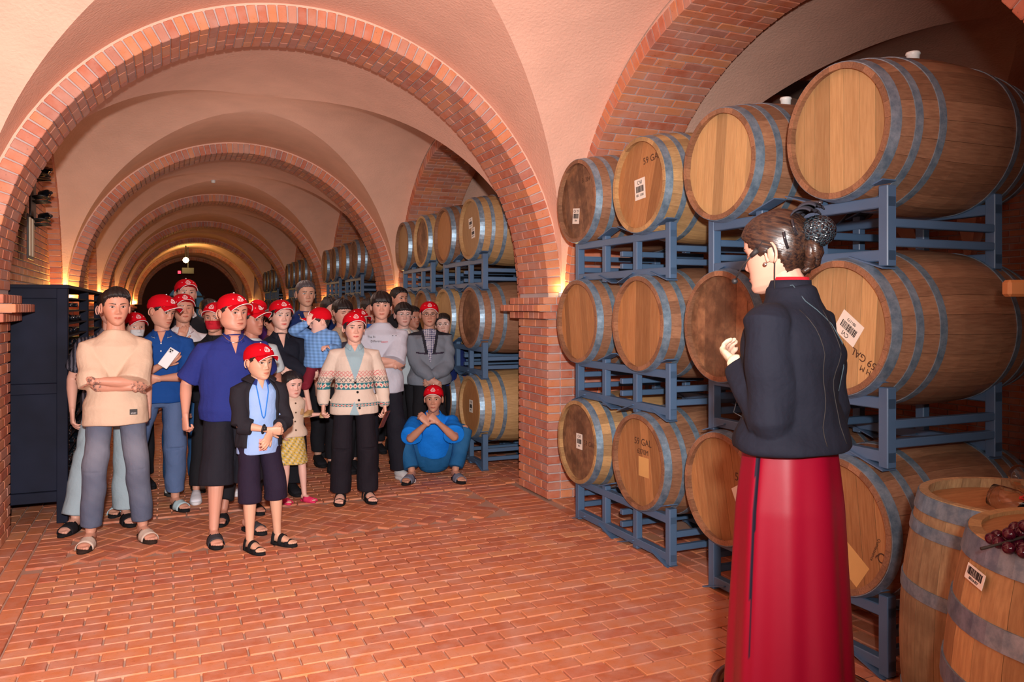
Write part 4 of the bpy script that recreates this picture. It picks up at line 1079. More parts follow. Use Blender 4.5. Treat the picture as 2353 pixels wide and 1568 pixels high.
def surf_y(o, x, z, k, default=-.12):
    """front surface of a garment at (x, z): ray cast against its mesh"""
    ok, loc, n, i = o.ray_cast(Vector((x*k, -1, z*k)), Vector((0, 1, 0))); return loc.y/k if ok else default
def on_front(B, x, z, off=.003, o=None): o = o or B.top; return V3(x, surf_y(o, x, z, B.k)-off, z)
def glasses(B, col=None, r=.019, wire=.0014):
    Mh = B.Mh; mb = MB(); mat = col or M['metal']; y = -.098
    for sd in (-1, 1):
        mb.tube([Mh @ V3(sd*.032+r*1.15*math.cos(a), y+.004*abs(math.cos(a)), .001+r*.85*math.sin(a)) for a in np.linspace(0, 2*PI, 19)[:-1]], wire, 6, closed=True)
        mb.tube([Mh @ V3(sd*.053, y+.002, .006), Mh @ V3(sd*.070, -.06, .007), Mh @ V3(sd*.077, .005, .004)], wire, 6)
    mb.tube([Mh @ V3(-.011, y, .004), Mh @ V3(0, y-.002, .007), Mh @ V3(.011, y, .004)], wire, 6)
    gl = obj('glasses', mb.me('glasses', [mat], True, False), B.root); gl['label'] = 'thin framed spectacles'; return gl
def phone(name_label, M4, body=(.75, .78, .82), cat='phone'):
    mb = MB(); mb.bbox((0, 0, 0), (.073, .150, .008), .003); o = empty('phone'); o.matrix_world = M4; tag(o, name_label, cat)
    me = mb.me('case', [M['eye']], False, False); setcol(me, body); obj('case', me, o)
    mb = MB(); mb.bbox((-.016, .052, .005), (.032, .034, .003), .001); me = mb.me('camera_bump', [M['eye']], False, False); setcol(me, tuple(x*.8 for x in body)); c = obj('camera_bump', me, o)
    for x, y in ((-.023, .059), (-.009, .059), (-.016, .045)): mb = MB(); mb.lathe([(0, .006), (.006, .006), (.006, .009), (0, .009)], 12, Matrix.Translation((x, y, 0))); obj('lens', mb.me('lens', [M['ink']], True, False), c)
    return o
# ================================================================ PEOPLE: the visitors
def at(u, Y): r = ray(u, 700); return (r[0]/r[1]*Y, Y)
def Hpx(v, x, y): return zpx(v, depth(x, y))
SK1 = (.58, .285, .20); SK2 = (.62, .34, .26); SK3 = (.45, .20, .14)
WHT = (.62, .64, .70); BLK = (.012, .012, .016); NAVY = (.008, .018, .07)
# 1 the man in the beige tee
def jeans_col(base, fade):
    b = np.array(base); f = np.array(fade)
    def fn(P):
        m = .8*gs(P[:, 2]-.62, .13)*(P[:, 1] < .02)+.25*gs(P[:, 2]-.35, .1); n = .12*np.sin(60*P[:, 2]+40*P[:, 0])*np.sin(33*P[:, 0]+21*P[:, 2]); m = np.clip(m+n*.5, 0, 1)[:, None]; return b*(1-m)+f*m
    return fn
def ink_fn(P):
    return ((P[:, 2] > .9) & (P[:, 2] < 1.16) & (np.abs(P[:, 0]) > .085)).astype(float)
b = person('young man in a beige T-shirt with crossed tattooed forearms and grey jeans', (-.31, 5.80), 1.645, .06, skin=SK1, w=.97, arms=('cross_u', 'cross_l'), feet=((.165, .0, .30), (-.15, -.03, -.25)),
    top=('t_shirt', (.62, .465, .345), 'elbow', .020, dict(hem=.80, slr=.022, fold=.005)), bottom=('jeans', jeans_col((.085, .105, .165), (.20, .215, .27)), .018, 0, dict(len=.90)),
    shoes=('slide', (.60, .50, .42), (.03, .018, .014)), hair='quiff', hy=.15, voxel=.0055, seed=3, ink=ink_fn, jaw=.94, wid=.97)
mb = MB(); p = on_front(b, .105, .885, .012); mb.box((0, 0, 0), (.045, .003, .035)); l = obj('patch', mb.me('patch', [M['ink']], False, False), b.top, p*b.k); l['label'] = 'small black sewn patch'
obj('lettering', text_mesh('lettering', 'SPORT', .0105, M['white']), l, (0, -.002, -.008), (PI/2, 0, 0))
# 2 man behind him
person('young man half hidden behind the beige T-shirt man, pale wide jeans and black slides', (-.37, 6.36), 1.63, .15, skin=SK2, arms=('down', 'down'), feet=((.09, -.08, .1), (-.24, -.13, -.55)),
    top=('shirt', lambda P: np.where((np.sin(260*P[:, 0]) > .2)[:, None], np.array([.10, .10, .13]), np.array([.012, .012, .02])), 'short', .02), bottom=('jeans', (.30, .40, .46), .030, 0, dict(len=.96, flare=.045)), shoes=('slide', BLK), hair='short', hy=.25, seed=5)
b3 = person('visitor in a red cap and white mask just visible behind the first two men', at(309, 7.5), 1.47, .2, skin=SK2, top=('shirt', (.7, .7, .7), 'short', .015), bottom=('pants', BLK, .01), shoes=('shoe', BLK), cap=True, hy=.2, voxel=.011, seed=7, hi=False)
# 4 man in the blue polo with the phone
ph_arm = dict(t=(.02, -.26, 1.16), pole=(.7, .4, -.6), d=(-.7, -.3, .45), n=(0, .75, .55), curl=.30)
x4, y4 = at(372, 6.62)
b4 = person('man in a blue polo and red cap looking down at the phone in his hand', (x4, y4), 1.61, -.05, skin=SK1, w=1.04, g=1.1, arms=(dict(t=(-.02, -.22, 1.06), pole=(.9, .2, -.6), d=(-1, -.1, .1), n=(0, 1, .2), curl=.5), dict(t=(-.02, -.22, 1.17), pole=(.8, .4, -.7), d=(-.9, -.35, .5), n=(.1, .8, .5), curl=.35)),
    feet=((.10, -.04, .5), (-.30, -.02, -.2)), top=('polo_shirt', lambda P: np.where(((P[:, 1] < -.05) & (P[:, 2] < -1))[:, None], np.array([.7, .65, .5]), np.array([.008, .060, .26])), 'half', .014, dict(hem=.86, slr=.008, collar=(.01, .055, .24), piping=(.6, .55, .42))),
    bottom=('pants', (.085, .135, .27), .022, 0, dict(len=.88)), shoes=('slide', (.45, .62, .68)), cap=True, hy=.85, hp=.18, hr=.08, voxel=.006, seed=9, jaw=1.04, wid=1.05)
Mp = Matrix.Translation(b4.root.location) @ Matrix.Rotation(-.05, 4, 'Z') @ Matrix.Translation(V3(.065, -.325, 1.225)*b4.k) @ Matrix.Rotation(PI/2-.25, 4, 'X') @ Matrix.Rotation(-.6, 4, 'Z')
phone('white smartphone with three camera lenses held by the man in the blue polo', Mp)
for i_, z_ in enumerate((1.33, 1.27)): buttons(b4, [tuple(on_front(b4, .0, z_, .002))], .0055, (.7, .7, .7))
# 5 man with closed eyes
def whitepolo(P):
    c = np.tile(np.array([.66, .64, .68]), (len(P), 1)); s = (np.abs(P[:, 2]-1.21) < .008) | (np.abs(P[:, 2]-1.165) < .008); c[s] = (.6, .03, .05); return c
x5, y5 = at(420, 7.2)
person('man with closed eyes in a white shirt and red cap, hand on chest', (x5, y5), Hpx(680, x5, y5), .1, skin=SK1, arms=('down', dict(t=(.05, -.17, 1.30), pole=(.8, .2, -.8), d=(-.35, -.1, 1), n=(0, 1, .2), curl=.3)),
    feet=((.10, 0, .15), (-.10, 0, -.1)), top=('polo_shirt', whitepolo, 'short', .012, dict(collar=(.66, .64, .68), piping=(.35, .02, .05))), bottom=('jeans', (.02, .075, .19), .010, 0, dict(len=.95)), shoes=('sneaker', (.55, .60, .62), (.03, .03, .03)), cap=True, closed=True, hy=.1, hp=-.12, voxel=.007, seed=11)
x6, y6 = at(427, 7.9)
person('tall man in a black top and red cap standing behind the man with closed eyes', (x6, y6), Hpx(646, x6, y6), .1, skin=SK2, top=('polo_shirt', BLK, 'short', .012, dict(collar=(.6, .62, .68))), bottom=('pants', BLK, .01), shoes=('shoe', BLK), cap=True, hy=.1, hp=-.1, voxel=.008, seed=13)
x7, y7 = at(480, 8.7)
person('dark haired visitor with glasses far behind between the red caps', (x7, y7), Hpx(690, x7, y7), .1, skin=SK1, top=('shirt', BLK, 'short', .012), bottom=('pants', BLK, .01), shoes=('shoe', BLK), hair='short', hy=.3, voxel=.012, seed=15, hi=False)
x8, y8 = at(494, 6.9)
b8 = person('visitor in a red cap and red face mask half hidden by the big man', (x8, y8), Hpx(700, x8, y8), .1, skin=SK1, arms=('down', 'down'), feet=((.13, .05, .2), (-.17, -.10, -.15)), top=('shirt', BLK, 'short', .012), bottom=('pants', BLK, .012), shoes=('sneaker', (.68, .68, .74), (.7, .7, .74)), cap=True, hy=-.5, voxel=.009, seed=17)
def facemask(B, col, lo=-.085, hi_=-.016):
    P = [[tuple(B.Mh @ V3(x, float(face_y(x, z))-.005-.004*(1-(x/.06)**2), z)) for x in np.linspace(-.058, .058, 15)] for z in np.linspace(lo, hi_, 9)]
    mb = MB(); sheet(mb, P, .003); me = mb.me('face_mask', [M['cloth']], True, False); setcol(me, col); obj('face_mask', me, B.root)
facemask(b8, (.50, .015, .03)); facemask(b3, (.62, .62, .64))
# 9 the big man in royal blue
b9 = person('heavy man in a royal blue polo, red cap, black shorts and slides', (.40, 5.62), 1.605, .08, skin=(.60, .30, .215), w=1.10, g=1.30, arms=(dict(t=(.24, .06, .92), pole=(.3, .8, 0), d=(0, -.1, -1), n=(-1, 0, 0), curl=.8), dict(t=(.315, -.04, .87), pole=(.3, .8, 0), d=(0, -.12, -1), n=(-1, .4, 0), curl=.95)),
    feet=((.12, .09, .45), (-.14, -.10, .0)), top=('polo_shirt', (.020, .032, .20), 'half', .016, dict(hem=.84, slr=.004, fold=.004, gap=.42, collar=(.022, .034, .21))), bottom=('shorts', (.014, .014, .022), .030, 0, dict(len=.25)),
    shoes=('slide', (.045, .045, .055), (.012, .012, .014)), cap=True, hy=.42, voxel=.0058, seed=19, jaw=1.20, wid=1.12)
mb = MB(); mb.tube([b9.SP(1.43-.055*max(0, math.cos(a))**2, .075*math.sin(a), .012+.068*math.cos(a)+.03*max(0, math.cos(a))) for a in np.linspace(-1.9, 1.9, 25)], .003, 6); obj('necklace', mb.me('necklace', [M['metal']], True, False), b9.root)
# skin V of the open collar
def vneck(B, zt, zb, hw, col, off=.0035):
    P = []
    for t in np.linspace(0, 1, 8):
        z = zt+(zb-zt)*t; P.append([tuple(on_front(B, s*hw*(1-t)+.0001*s, z, off)*B.k) for s in np.linspace(-1, 1, 7)])
    mb = MB(); sheet(mb, P, .002); me = mb.me('chest_skin', [M['skin']], True, False); setcol(me, col, None, lambda P: np.zeros(len(P))); o = obj('chest', me, B.root); return o
vneck(b9, 1.425, 1.30, .036, (.60, .30, .215)); vneck(b4, 1.425, 1.33, .032, SK1)
# man behind the big man
x11, y11 = at(577, 6.35)
person('visitor in a pale T-shirt and red cap behind the shoulder of the big man', (x11, y11), Hpx(702, x11, y11), .2, skin=SK3, feet=((-.02, -.10, .1), (-.30, -.28, -.4)), top=('t_shirt', (.45, .55, .60), 'short', .014), bottom=('pants', BLK, .014, 0, dict(len=.86)), shoes=('slide', BLK), cap=True, hy=.6, voxel=.009, seed=21)
x12, y12 = at(592, 8.8)
person('visitor in a red cap and purple jacket at the back of the group', (x12, y12), Hpx(693, x12, y12), .2, skin=SK3, top=('jacket', (.05, .01, .10), 'long', .02), bottom=('pants', BLK, .01), shoes=('shoe', BLK), cap=True, hy=2.6, voxel=.012, seed=23, hi=False)
x13, y13 = at(627, 7.6)
person('dark haired woman partly hidden behind the woman in the black jacket', (x13, y13), Hpx(712, x13, y13), .2, fem=True, skin=SK1, top=('shirt', (.10, .02, .05), 'long', .014), bottom=('pants', BLK, .01), shoes=('shoe', BLK), hair='woman', hy=.6, voxel=.012, seed=25, hi=False)
# 10 the boy
def boyshirt(P):
    c = np.tile(np.array([.30, .46, .80]), (len(P), 1)); return c
b10 = person('boy in a red cap, open black jacket, pale blue shirt and black shorts', (.535, 5.31), 1.285, .22, skin=(.66, .38, .26), w=.92, hs=.95, arms=(dict(t=(.02, -.22, .99), pole=(.9, .4, -.5), d=(-.5, -.5, -.75), n=(-.4, .8, -.2), curl=.35), dict(t=(-.02, -.21, 1.01), pole=(.9, .4, -.5), d=(-.95, -.3, -.15), n=(0, .9, .3), curl=.7)),
    feet=((.15, -.03, .55), (-.10, -.08, .25)), top=('shirt', boyshirt, 'half', .008, dict(hem=.80, collar=(.02, .035, .19), gap=.55)), bottom=('shorts', (.018, .012, .030), .028, 0, dict(len=.22)),
    shoes=('sandal', (.012, .012, .014), (.012, .012, .014)), cap=True, hy=.30, hp=.05, voxel=.005, seed=27, hair='fringe_s', wid=1.02)
vneck(b10, 1.425, 1.34, .034, (.66, .38, .26))
def open_jacket(B, col, loose, hem, gap_top, gap_bot, cuff=.8, name='jacket', seed=1, lapel=True):
    """an open jacket: shell cut away at the front"""
    k = B.k; mb = MB(); tab = TORSO_M
    zs = np.linspace(hem, 1.43, 26); na = 57; P = []
    for z in zs:
        A_ = np.interp(z, [t[0] for t in tab], [t[1] for t in tab])*B.w+loose; B_ = np.interp(z, [t[0] for t in tab], [t[2] for t in tab])+loose; t = (z-hem)/(1.43-hem); gp = gap_bot*(1-t)+gap_top*t; row = []
        for a in np.linspace(gp, 2*PI-gp, na):
            f = 1+.02*math.sin(9*a+11*z)+.012*math.sin(17*a-23*z); row.append(tuple(B.SP(z, A_*math.sin(a)*f, B_*math.cos(a)*f)))
        P.append(row)
    sheet(mb, P, .006*k)
    me1 = mb.me(name, [M['cloth']], True, False); setcol(me1, col); j = obj(name, me1, B.root)
    mb = MB()
    for S, E, Wr, a, sd in B.arm:
        r0 = (.058+loose*.7)*k; r1 = (.046+loose*.6)*k; S0 = S+V3(-sd*.045, 0, 0)*k
        etube(mb, [S0, S, S.lerp(E, .5), E], [r0, r0*1.05, r0*.95, r1*1.1], [r0, r0*1.05, r0*.95, r1*1.1], (0, -1, 0), 18, .2); etube(mb, [E, E.lerp(Wr, cuff*.5), E.lerp(Wr, cuff)], [r1*1.1, r1*1.05, r1*1.02], [r1*1.1, r1*1.05, r1*1.02], (0, -1, 0), 18, .03)
    me = solid(mb, .006, 2, .5, folds(seed, .006*k)); me.materials.append(M['cloth']); setcol(me, col); obj('sleeve', me, j)
    if lapel:
        P = []
        for t in np.linspace(0, 1, 5):
            row = []
            for a_ in np.linspace(.75, 2*PI-.75, 29):
                f_ = math.cos(a_); fr = max(0, f_)**2; R1 = .074+.050*t; row.append(tuple(B.SP(1.455-.035*t-.05*fr, R1*math.sin(a_)*1.15, R1*f_+.006+.045*fr)))
            P.append(row)
        mb = MB(); sheet(mb, P, .008*k); me = mb.me('jacket_collar', [M['cloth']], True, False); setcol(me, col); obj('jacket_collar', me, j)
    return j
b10.w = .92; open_jacket(b10, (.018, .017, .024), .030, .86, .62, .80, .42, seed=31)
mb = MB(); p0 = b10.SP(1.42, .045, .06); p1 = on_front(b10, .0, 1.10, .006)*b10.k
for s in (-1, 1): mb.tube([b10.SP(1.425, s*.052, .055), on_front(b10, s*.045, 1.32, .006)*b10.k, on_front(b10, s*.012, 1.12, .01)*b10.k, p1+V3(0, -.006, 0)], .0035, 6)
me = mb.me('lanyard', [M['cloth']], True, False); setcol(me, (.03, .22, .75)); ly = obj('lanyard', me, b10.root); ly['label'] = 'blue lanyard with a pink card'
mb = MB(); mb.bbox(tuple(on_front(b10, -.015, .885, .015)*b10.k), (.052, .003, .075), .001); me = mb.me('card', [M['cloth']], False, False); setcol(me, (.72, .35, .38)); cd = obj('card', me, ly)
mb = MB(); mb.box(tuple(on_front(b10, -.015, .875, .020)*b10.k), (.040, .002, .035)); me = mb.me('photo', [M['cloth']], False, False); setcol(me, (.25, .07, .05)); obj('photo', me, cd)
S, E, Wr, a, sd = b10.arm[1]; d_ = (Wr-E).normalized(); q = d_.orthogonal().normalized(); q2 = d_.cross(q); mb = MB(); cpt = E.lerp(Wr, .80)
mb.tube([cpt+(q*math.cos(t)+q2*math.sin(t))*.026 for t in np.linspace(0, 2*PI, 17)[:-1]], .006, 6, closed=True); mb.box(cpt+V3(0, -.028, .006), (.022, .010, .024)); obj('watch', mb.me('watch', [M['black_rubber']], True, False), b10.root)
# 28 the little girl
def girltop(P):
    c = np.tile(np.array([.66, .52, .42]), (len(P), 1)); return c
def girlskirt(P):
    n = np.sin(95*P[:, 0]+30*P[:, 2])*np.sin(88*P[:, 2]+20*P[:, 0]); c = np.tile(np.array([.62, .42, .09]), (len(P), 1)); c[n > .45] = (.62, .56, .42); c[n < -.72] = (.12, .16, .14); return c
b28 = person('little girl in a cream waistcoat, yellow patterned skirt and pink clogs, holding a hand', (.90, 6.45), 1.02, .25, fem=True, skin=(.74, .44, .37), hs=.88, w=1.05, arms=(dict(t=(.40, -.06, 1.12), pole=(.2, .5, -.8), d=(1, -.1, .05), n=(0, .2, -1), curl=.6, hk=.85), dict(t=(.16, -.1, .92), pole=(.5, .6, 0), d=(-.2, -.2, -1), n=(-1, 0, 0), curl=.4, hk=.85)),
    feet=((.13, -.10, .35), (-.10, .0, -.05)), top=('waistcoat', girltop, 'none', .022, dict(hem=.86, mat='cloth')), bottom=('skirt', girlskirt, .02, 0, dict(hem=.50)), shoes=('clog', (.75, .04, .14), (.75, .04, .14)), hair='woman', hy=.10, hp=.1, voxel=.006, seed=33, wid=1.08, jaw=1.1)
for z_ in (1.30, 1.18, 1.06, .95): buttons(b28, [tuple(on_front(b28, .0, z_, .002))], .007, (.10, .06, .04))
mb = MB(); etube(mb, [b28.Mh @ V3(0, .115, .04), b28.Mh @ V3(0, .15, .03)], .03, .03); obj('hair_bun', mb.me('hair_bun', [M['hair']], True, False), b28.root)
mb = MB(); p = on_front(b28, .09, 1.18, .004)*b28.k; etube(mb, [p+V3(0, 0, -.02), p+V3(0, -.002, .0), p+V3(0, 0, .022)], [.013, .016, .013], [.004, .005, .004]); me = mb.me('bear_patch', [M['cloth']], True, False); setcol(me, (.42, .26, .13)); obj('patch', me, b28.top)
# 14 woman in black jacket carrying the toddler
x14, y14 = at(645, 6.75)
b14 = person('woman in a black jacket and red cap carrying a toddler on her arm', (x14, y14), Hpx(694, x14, y14), .05, fem=True, skin=(.70, .43, .35), w=1.1, g=1.1, arms=(dict(t=(.06, -.24, 1.08), pole=(.9, .3, -.5), d=(-.4, -.3, .1), n=(0, .9, .4), curl=.6), dict(t=(-.20, -.28, 1.06), pole=(.6, .5, -.8), d=(-1, -.1, -.1), n=(.1, .8, .5), curl=.8)),
    feet=((.10, 0, .1), (-.10, 0, -.1)), top=('jacket', (.010, .012, .022), 'long', .028, dict(hem=.80, collar=(.012, .014, .025), gap=.55, fold=.006, cuff=.95)), bottom=('pants', (.008, .008, .012), .05, 0, dict(flare=.07)), shoes=('shoe', BLK), cap=True, hair='woman', hy=.12, voxel=.0065, seed=35, lip=(.6, .12, .10))
vneck(b14, 1.42, 1.30, .035, (.70, .43, .35)); 
# 15 the toddler
x15, y15 = at(728, 6.42)
def denim(P): n = np.sin(70*P[:, 2]+50*P[:, 0])*np.sin(45*P[:, 0]-60*P[:, 2]); return np.array([.14, .30, .60])*(1+.35*n[:, None])
b15 = person('toddler in a denim jacket and red cap carried on the arm', (x15+.045, y15+.12), .92, -.45, skin=(.74, .46, .38), hs=.90, w=1.15, g=1.2, arms=(dict(t=(.20, -.32, 1.16), pole=(.5, .6, -.6), d=(-.2, -1, 0), n=(0, 0, -1), curl=.4), dict(t=(.10, -.24, 1.50), pole=(.9, .3, -.6), d=(-.2, -.2, 1), n=(0, 1, 0), curl=.6)),
    fz=.12, feet=((.10, -.16, .2, (.2, -1, .3)), (-.12, -.10, -.2, (-.2, -1, .3))), top=('denim_jacket', denim, 'long', .030, dict(collar=(.16, .13, .12), hem=.84, fold=.008, cuff=.9)), bottom=('jeans', (.16, .012, .025), .01, 0, dict(len=.12)), shoes=('shoe', (.50, .30, .12), (.5, .38, .22)), cap=True, hy=-1.15, hp=.2, voxel=.006, seed=37, full=True)
b15.root.location.z = zpx(710, depth(x15, y15))-.925
b15.body.data.update()
footm = []
FZ[0] = 0.
FZ[0] = .42*b15.k
for Hp, Kn, A, fyaw, sd in footm: footwear('shoe', b15.root, A, fyaw, b15.k, (.50, .30, .12), (.5, .38, .22))
# 16 tall man in navy
x16, y16 = at(702, 7.9)
b16 = person('tall grey-haired man in a navy shirt standing above the others', (x16, y16), Hpx(648, x16, y16), .0, skin=(.56, .31, .22), w=1.08, g=1.1, top=('shirt', (.008, .025, .12), 'short', .016, dict(collar=(.008, .025, .12))), bottom=('pants', BLK, .012), shoes=('shoe', BLK), hair='grey', hcol=M['hair_grey'], hy=.1, voxel=.0075, seed=39)
vneck(b16, 1.42, 1.31, .035, (.56, .31, .22))
mb = MB(); mb.tube([on_front(b16, -.07, 1.40, .006)*b16.k, on_front(b16, -.03, 1.30, .006)*b16.k, on_front(b16, .0, 1.15, .006)*b16.k], .005, 6); me = mb.me('lanyard', [M['cloth']], True, False); setcol(me, (.6, .4, .12)); obj('lanyard', me, b16.root)
x, y = at(757, 8.4)
person('dark haired man mostly hidden beside the tall man in navy', (x, y), Hpx(688, x, y), .2, skin=SK2, top=('shirt', (.01, .02, .09), 'short', .014), bottom=('pants', BLK, .01), shoes=('shoe', BLK), hair='short', hy=.3, voxel=.012, seed=41, hi=False)
x, y = at(786, 7.55)
b17 = person('young man in a beige shirt with eyes closed behind the woman in the cardigan', (x, y), Hpx(691, x, y), .0, skin=SK2, top=('shirt', (.42, .31, .22), 'short', .016, dict(collar=(.44, .33, .24))), bottom=('pants', BLK, .01), shoes=('shoe', BLK), hair='fringe_s', closed=True, hy=.3, hp=.15, voxel=.008, seed=43)
# 18 woman in the patterned cardigan
TEAL = np.array([.03, .17, .21]); CR = np.array([.66, .56, .48]); RED = np.array([.45, .03, .05]); INN = np.array([.30, .45, .52])
def cardigan(P):
    x, y, z = P[:, 0], P[:, 1], P[:, 2]; ang = np.where(np.abs(x) > .21, y*1.0+np.abs(x), x); u = ang*1.0
    c = np.tile(CR, (len(P), 1))
    def cell(u, s): return np.abs((u/s) % 1-.5)*2
    zb = z
    t = (zb-1.135)/.055; m = (np.abs(t-.5) < .5); d = np.abs(cell(u, .034)-cell(z, .034)); c[m & (d < .22)] = (.58, .16, .17)
    m = (zb > 1.085) & (zb < 1.13); d = np.abs(cell(u, .040)+cell(z-1.085, .045)-1); c[m & (d < .20)] = (.13, .12, .13)
    m = (zb > 1.022) & (zb < 1.082); c[m] = TEAL; s = .040; dz = np.abs(z-1.052)/.024; du = cell(u, s); c[m & ((1-du)+dz < 1.05)] = CR; c[m & ((1-du)*1.3+dz < .48)] = RED
    m = (zb > .872) & (zb < .898); c[m] = TEAL; dz = np.abs(z-.885)/.012; c[m & ((1-cell(u, .03))+dz < 1.)] = CR; c[m & ((1-cell(u, .03))+dz < .5)] = RED
    v = (y < 0) & (z > 1.10) & (np.abs(x+.002) < (z-1.10)*.34+.0) & (np.abs(x) < .085); c[v] = INN
    v = (y < 0) & (z < .92) & (np.abs(x+.01) < (.92-z)*.35); c[v] = INN
    return c
b18 = person('woman in a cream cardigan with a red and teal knitted band, red cap, black trousers', (1.355, 6.27), 1.478, -.13, fem=True, skin=(.72, .42, .33), w=1.1, g=1.06, arms=(dict(t=(.27, -.06, .86), pole=(.3, .8, 0), d=(.05, -.2, -1), n=(-1, -.1, 0), curl=.75), dict(t=(.275, -.06, .88), pole=(.3, .8, 0), d=(.1, -.3, -1), n=(-1, 0, 0), curl=.7)),
    feet=((.12, -.01, .2), (-.12, .0, -.15)), top=('cardigan', cardigan, 'long', .020, dict(hem=.80, fold=.0035, slr=.004, cuff=.96)), bottom=('pants', (.012, .010, .016), .030, 0, dict(flare=.045, len=.98)), shoes=('sandal', BLK), cap=True, hair='woman', hy=.10, voxel=.0048, seed=45, lip=(.62, .16, .14), wid=.98)
vneck(b18, 1.42, 1.36, .032, (.72, .42, .33))
P = []
for t in np.linspace(0, 1, 5): P.append([tuple(b18.SP(1.437-.035*t-.04*max(0, math.cos(a_))**2, (.056+.022*t)*math.sin(a_)*1.08, (.056+.022*t)*math.cos(a_)+.006+.03*max(0, math.cos(a_))**2)) for a_ in np.linspace(.5, 2*PI-.5, 29)])
mb = MB(); sheet(mb, P, .005); me = mb.me('collar', [M['cloth']], True, False); setcol(me, tuple(INN)); obj('collar', me, b18.top)
for z_, x_ in ((1.085, .0), (1.0, .02), (.93, .03), (.86, .035)): buttons(b18, [tuple(on_front(b18, x_, z_, .003))], .0095, (.01, .01, .012))
S, E, Wr, a, sd = b18.arm[0]; Mp = Matrix.Translation(b18.root.location) @ Matrix.Rotation(-.13, 4, 'Z') @ Matrix.Translation(Wr+V3(-.008, -.045, -.10)) @ Matrix.Rotation(PI/2+.3, 4, 'X') @ Matrix.Rotation(-.35, 4, 'Z') @ Matrix.Rotation(.9, 4, 'Y')
phone('brown phone hanging from the hand of the woman in the cardigan', Mp, (.16, .045, .025))
x, y = at(822, 7.45)
person('visitor in a red cap right behind the woman in the cardigan', (x, y), Hpx(714, x, y), .2, fem=True, skin=SK2, top=('shirt', (.05, .05, .08), 'short', .014), bottom=('pants', BLK, .01), shoes=('shoe', BLK), cap=True, hair='woman', hy=.2, voxel=.011, seed=47, hi=False)
x, y = at(849, 8.35)
person('man in a bright blue shirt peering from behind the grey T-shirt man', (x, y), Hpx(688, x, y), -.1, skin=SK3, top=('shirt', (.02, .12, .45), 'short', .014), bottom=('pants', BLK, .01), shoes=('shoe', BLK), hair='short', hy=.5, voxel=.011, seed=49, hi=False)
# 21 grey tee, crossed arms
x21, y21 = at(876, 6.95)
b21 = person('young man in a pale grey printed T-shirt with folded arms and a fringe', (x21, y21), Hpx(674, x21, y21), -.18, skin=SK2, w=1.03, arms=('cross_u', 'cross_l'), feet=((.17, -.03, .55), (-.12, .02, .1)), top=('t_shirt', (.50, .53, .63), 'elbow', .022, dict(hem=.80, slr=.018)), bottom=('pants', (.012, .012, .02), .03, 0, dict(flare=.045, len=.98)),
    shoes=('shoe', (.68, .68, .70), (.7, .7, .72)), hair='fringe', hy=-.02, voxel=.0062, seed=51)
for tx, tz, s_, bd, mt in ((-.115, 1.305, .026, 'The Ri', 'ink'), (-.075, 1.268, .026, 'Different', 'ink'), (.0, 1.262, .022, 'season', 'red_cap')):
    p = on_front(b21, tx+.02, tz, .020); obj('lettering', text_mesh('lettering', bd, s_, M[mt]), b21.top, p*b21.k, (PI/2, 0, .12))
for dx in (.095, .125): mb = MB(); p = on_front(b21, dx, 1.315, .004)*b21.k; mb.lathe([(0, 0), (.005, 0), (.005, .002), (0, .002)], 6, Matrix.Translation(p) @ Matrix.Rotation(PI/2, 4, 'X')); obj('emblem', mb.me('emblem', [M['ink']], False, False), b21.top)
x, y = at(917, 8.55)
person('tall dark haired man in black at the back next to the barrels', (x, y), Hpx(663, x, y), -.1, skin=SK1, top=('t_shirt', BLK, 'short', .014), bottom=('pants', BLK, .01), shoes=('shoe', BLK), hair='short', hy=.5, hp=-.05, voxel=.008, seed=53)
x, y = at(927, 7.72)
b23 = person('young man with round glasses beside the grey T-shirt man', (x, y), Hpx(698, x, y), -.15, skin=(.62, .38, .33), top=('shirt', (.42, .50, .55), 'short', .016, dict(collar=(.62, .58, .52))), bottom=('pants', BLK, .01), shoes=('flip', BLK), hair='fringe_s', hy=.05, voxel=.0075, seed=55); glasses(b23)
x, y = at(947, 8.25)
person('visitor half hidden between the man with glasses and the older man', (x, y), Hpx(706, x, y), -.1, skin=SK3, top=('shirt', (.4, .36, .33), 'short', .014), bottom=('pants', BLK, .01), shoes=('shoe', BLK), hair='short', hy=.5, voxel=.011, seed=57, hi=False)
# 25 older man in the grey jacket
def greyj(P):
    x, y, z = P[:, 0], P[:, 1], P[:, 2]; c = np.tile(np.array([.17, .20, .25]), (len(P), 1)); c[(z > 1.36)] = (.02, .02, .03)
    v = (y < 0) & (z > 1.06) & (np.abs(x-.0) < (z-1.06)*.20) & (np.abs(x) < .2); ch = ((np.sin(x*330) > 0).astype(int)+(np.sin(z*330) > 0).astype(int))
    c[v] = np.where((ch[v] == 0)[:, None], np.array([.03, .03, .10]), np.where((ch[v] == 1)[:, None], np.array([.25, .26, .36]), np.array([.62, .62, .68])))
    lp = (y < 0) & (z > 1.16) & (np.abs(x) >= (z-1.06)*.20) & (np.abs(x) < (z-1.06)*.20+.03); c[lp] = (.02, .02, .03)
    s = (np.abs(z-1.175-.1*(np.abs(x)-.1)) < .008) & (np.abs(x) > .04) & (np.abs(x) < .15) & (y < 0); c[s] = (.03, .02, .04)
    return c
x25, y25 = at(986, 7.52)
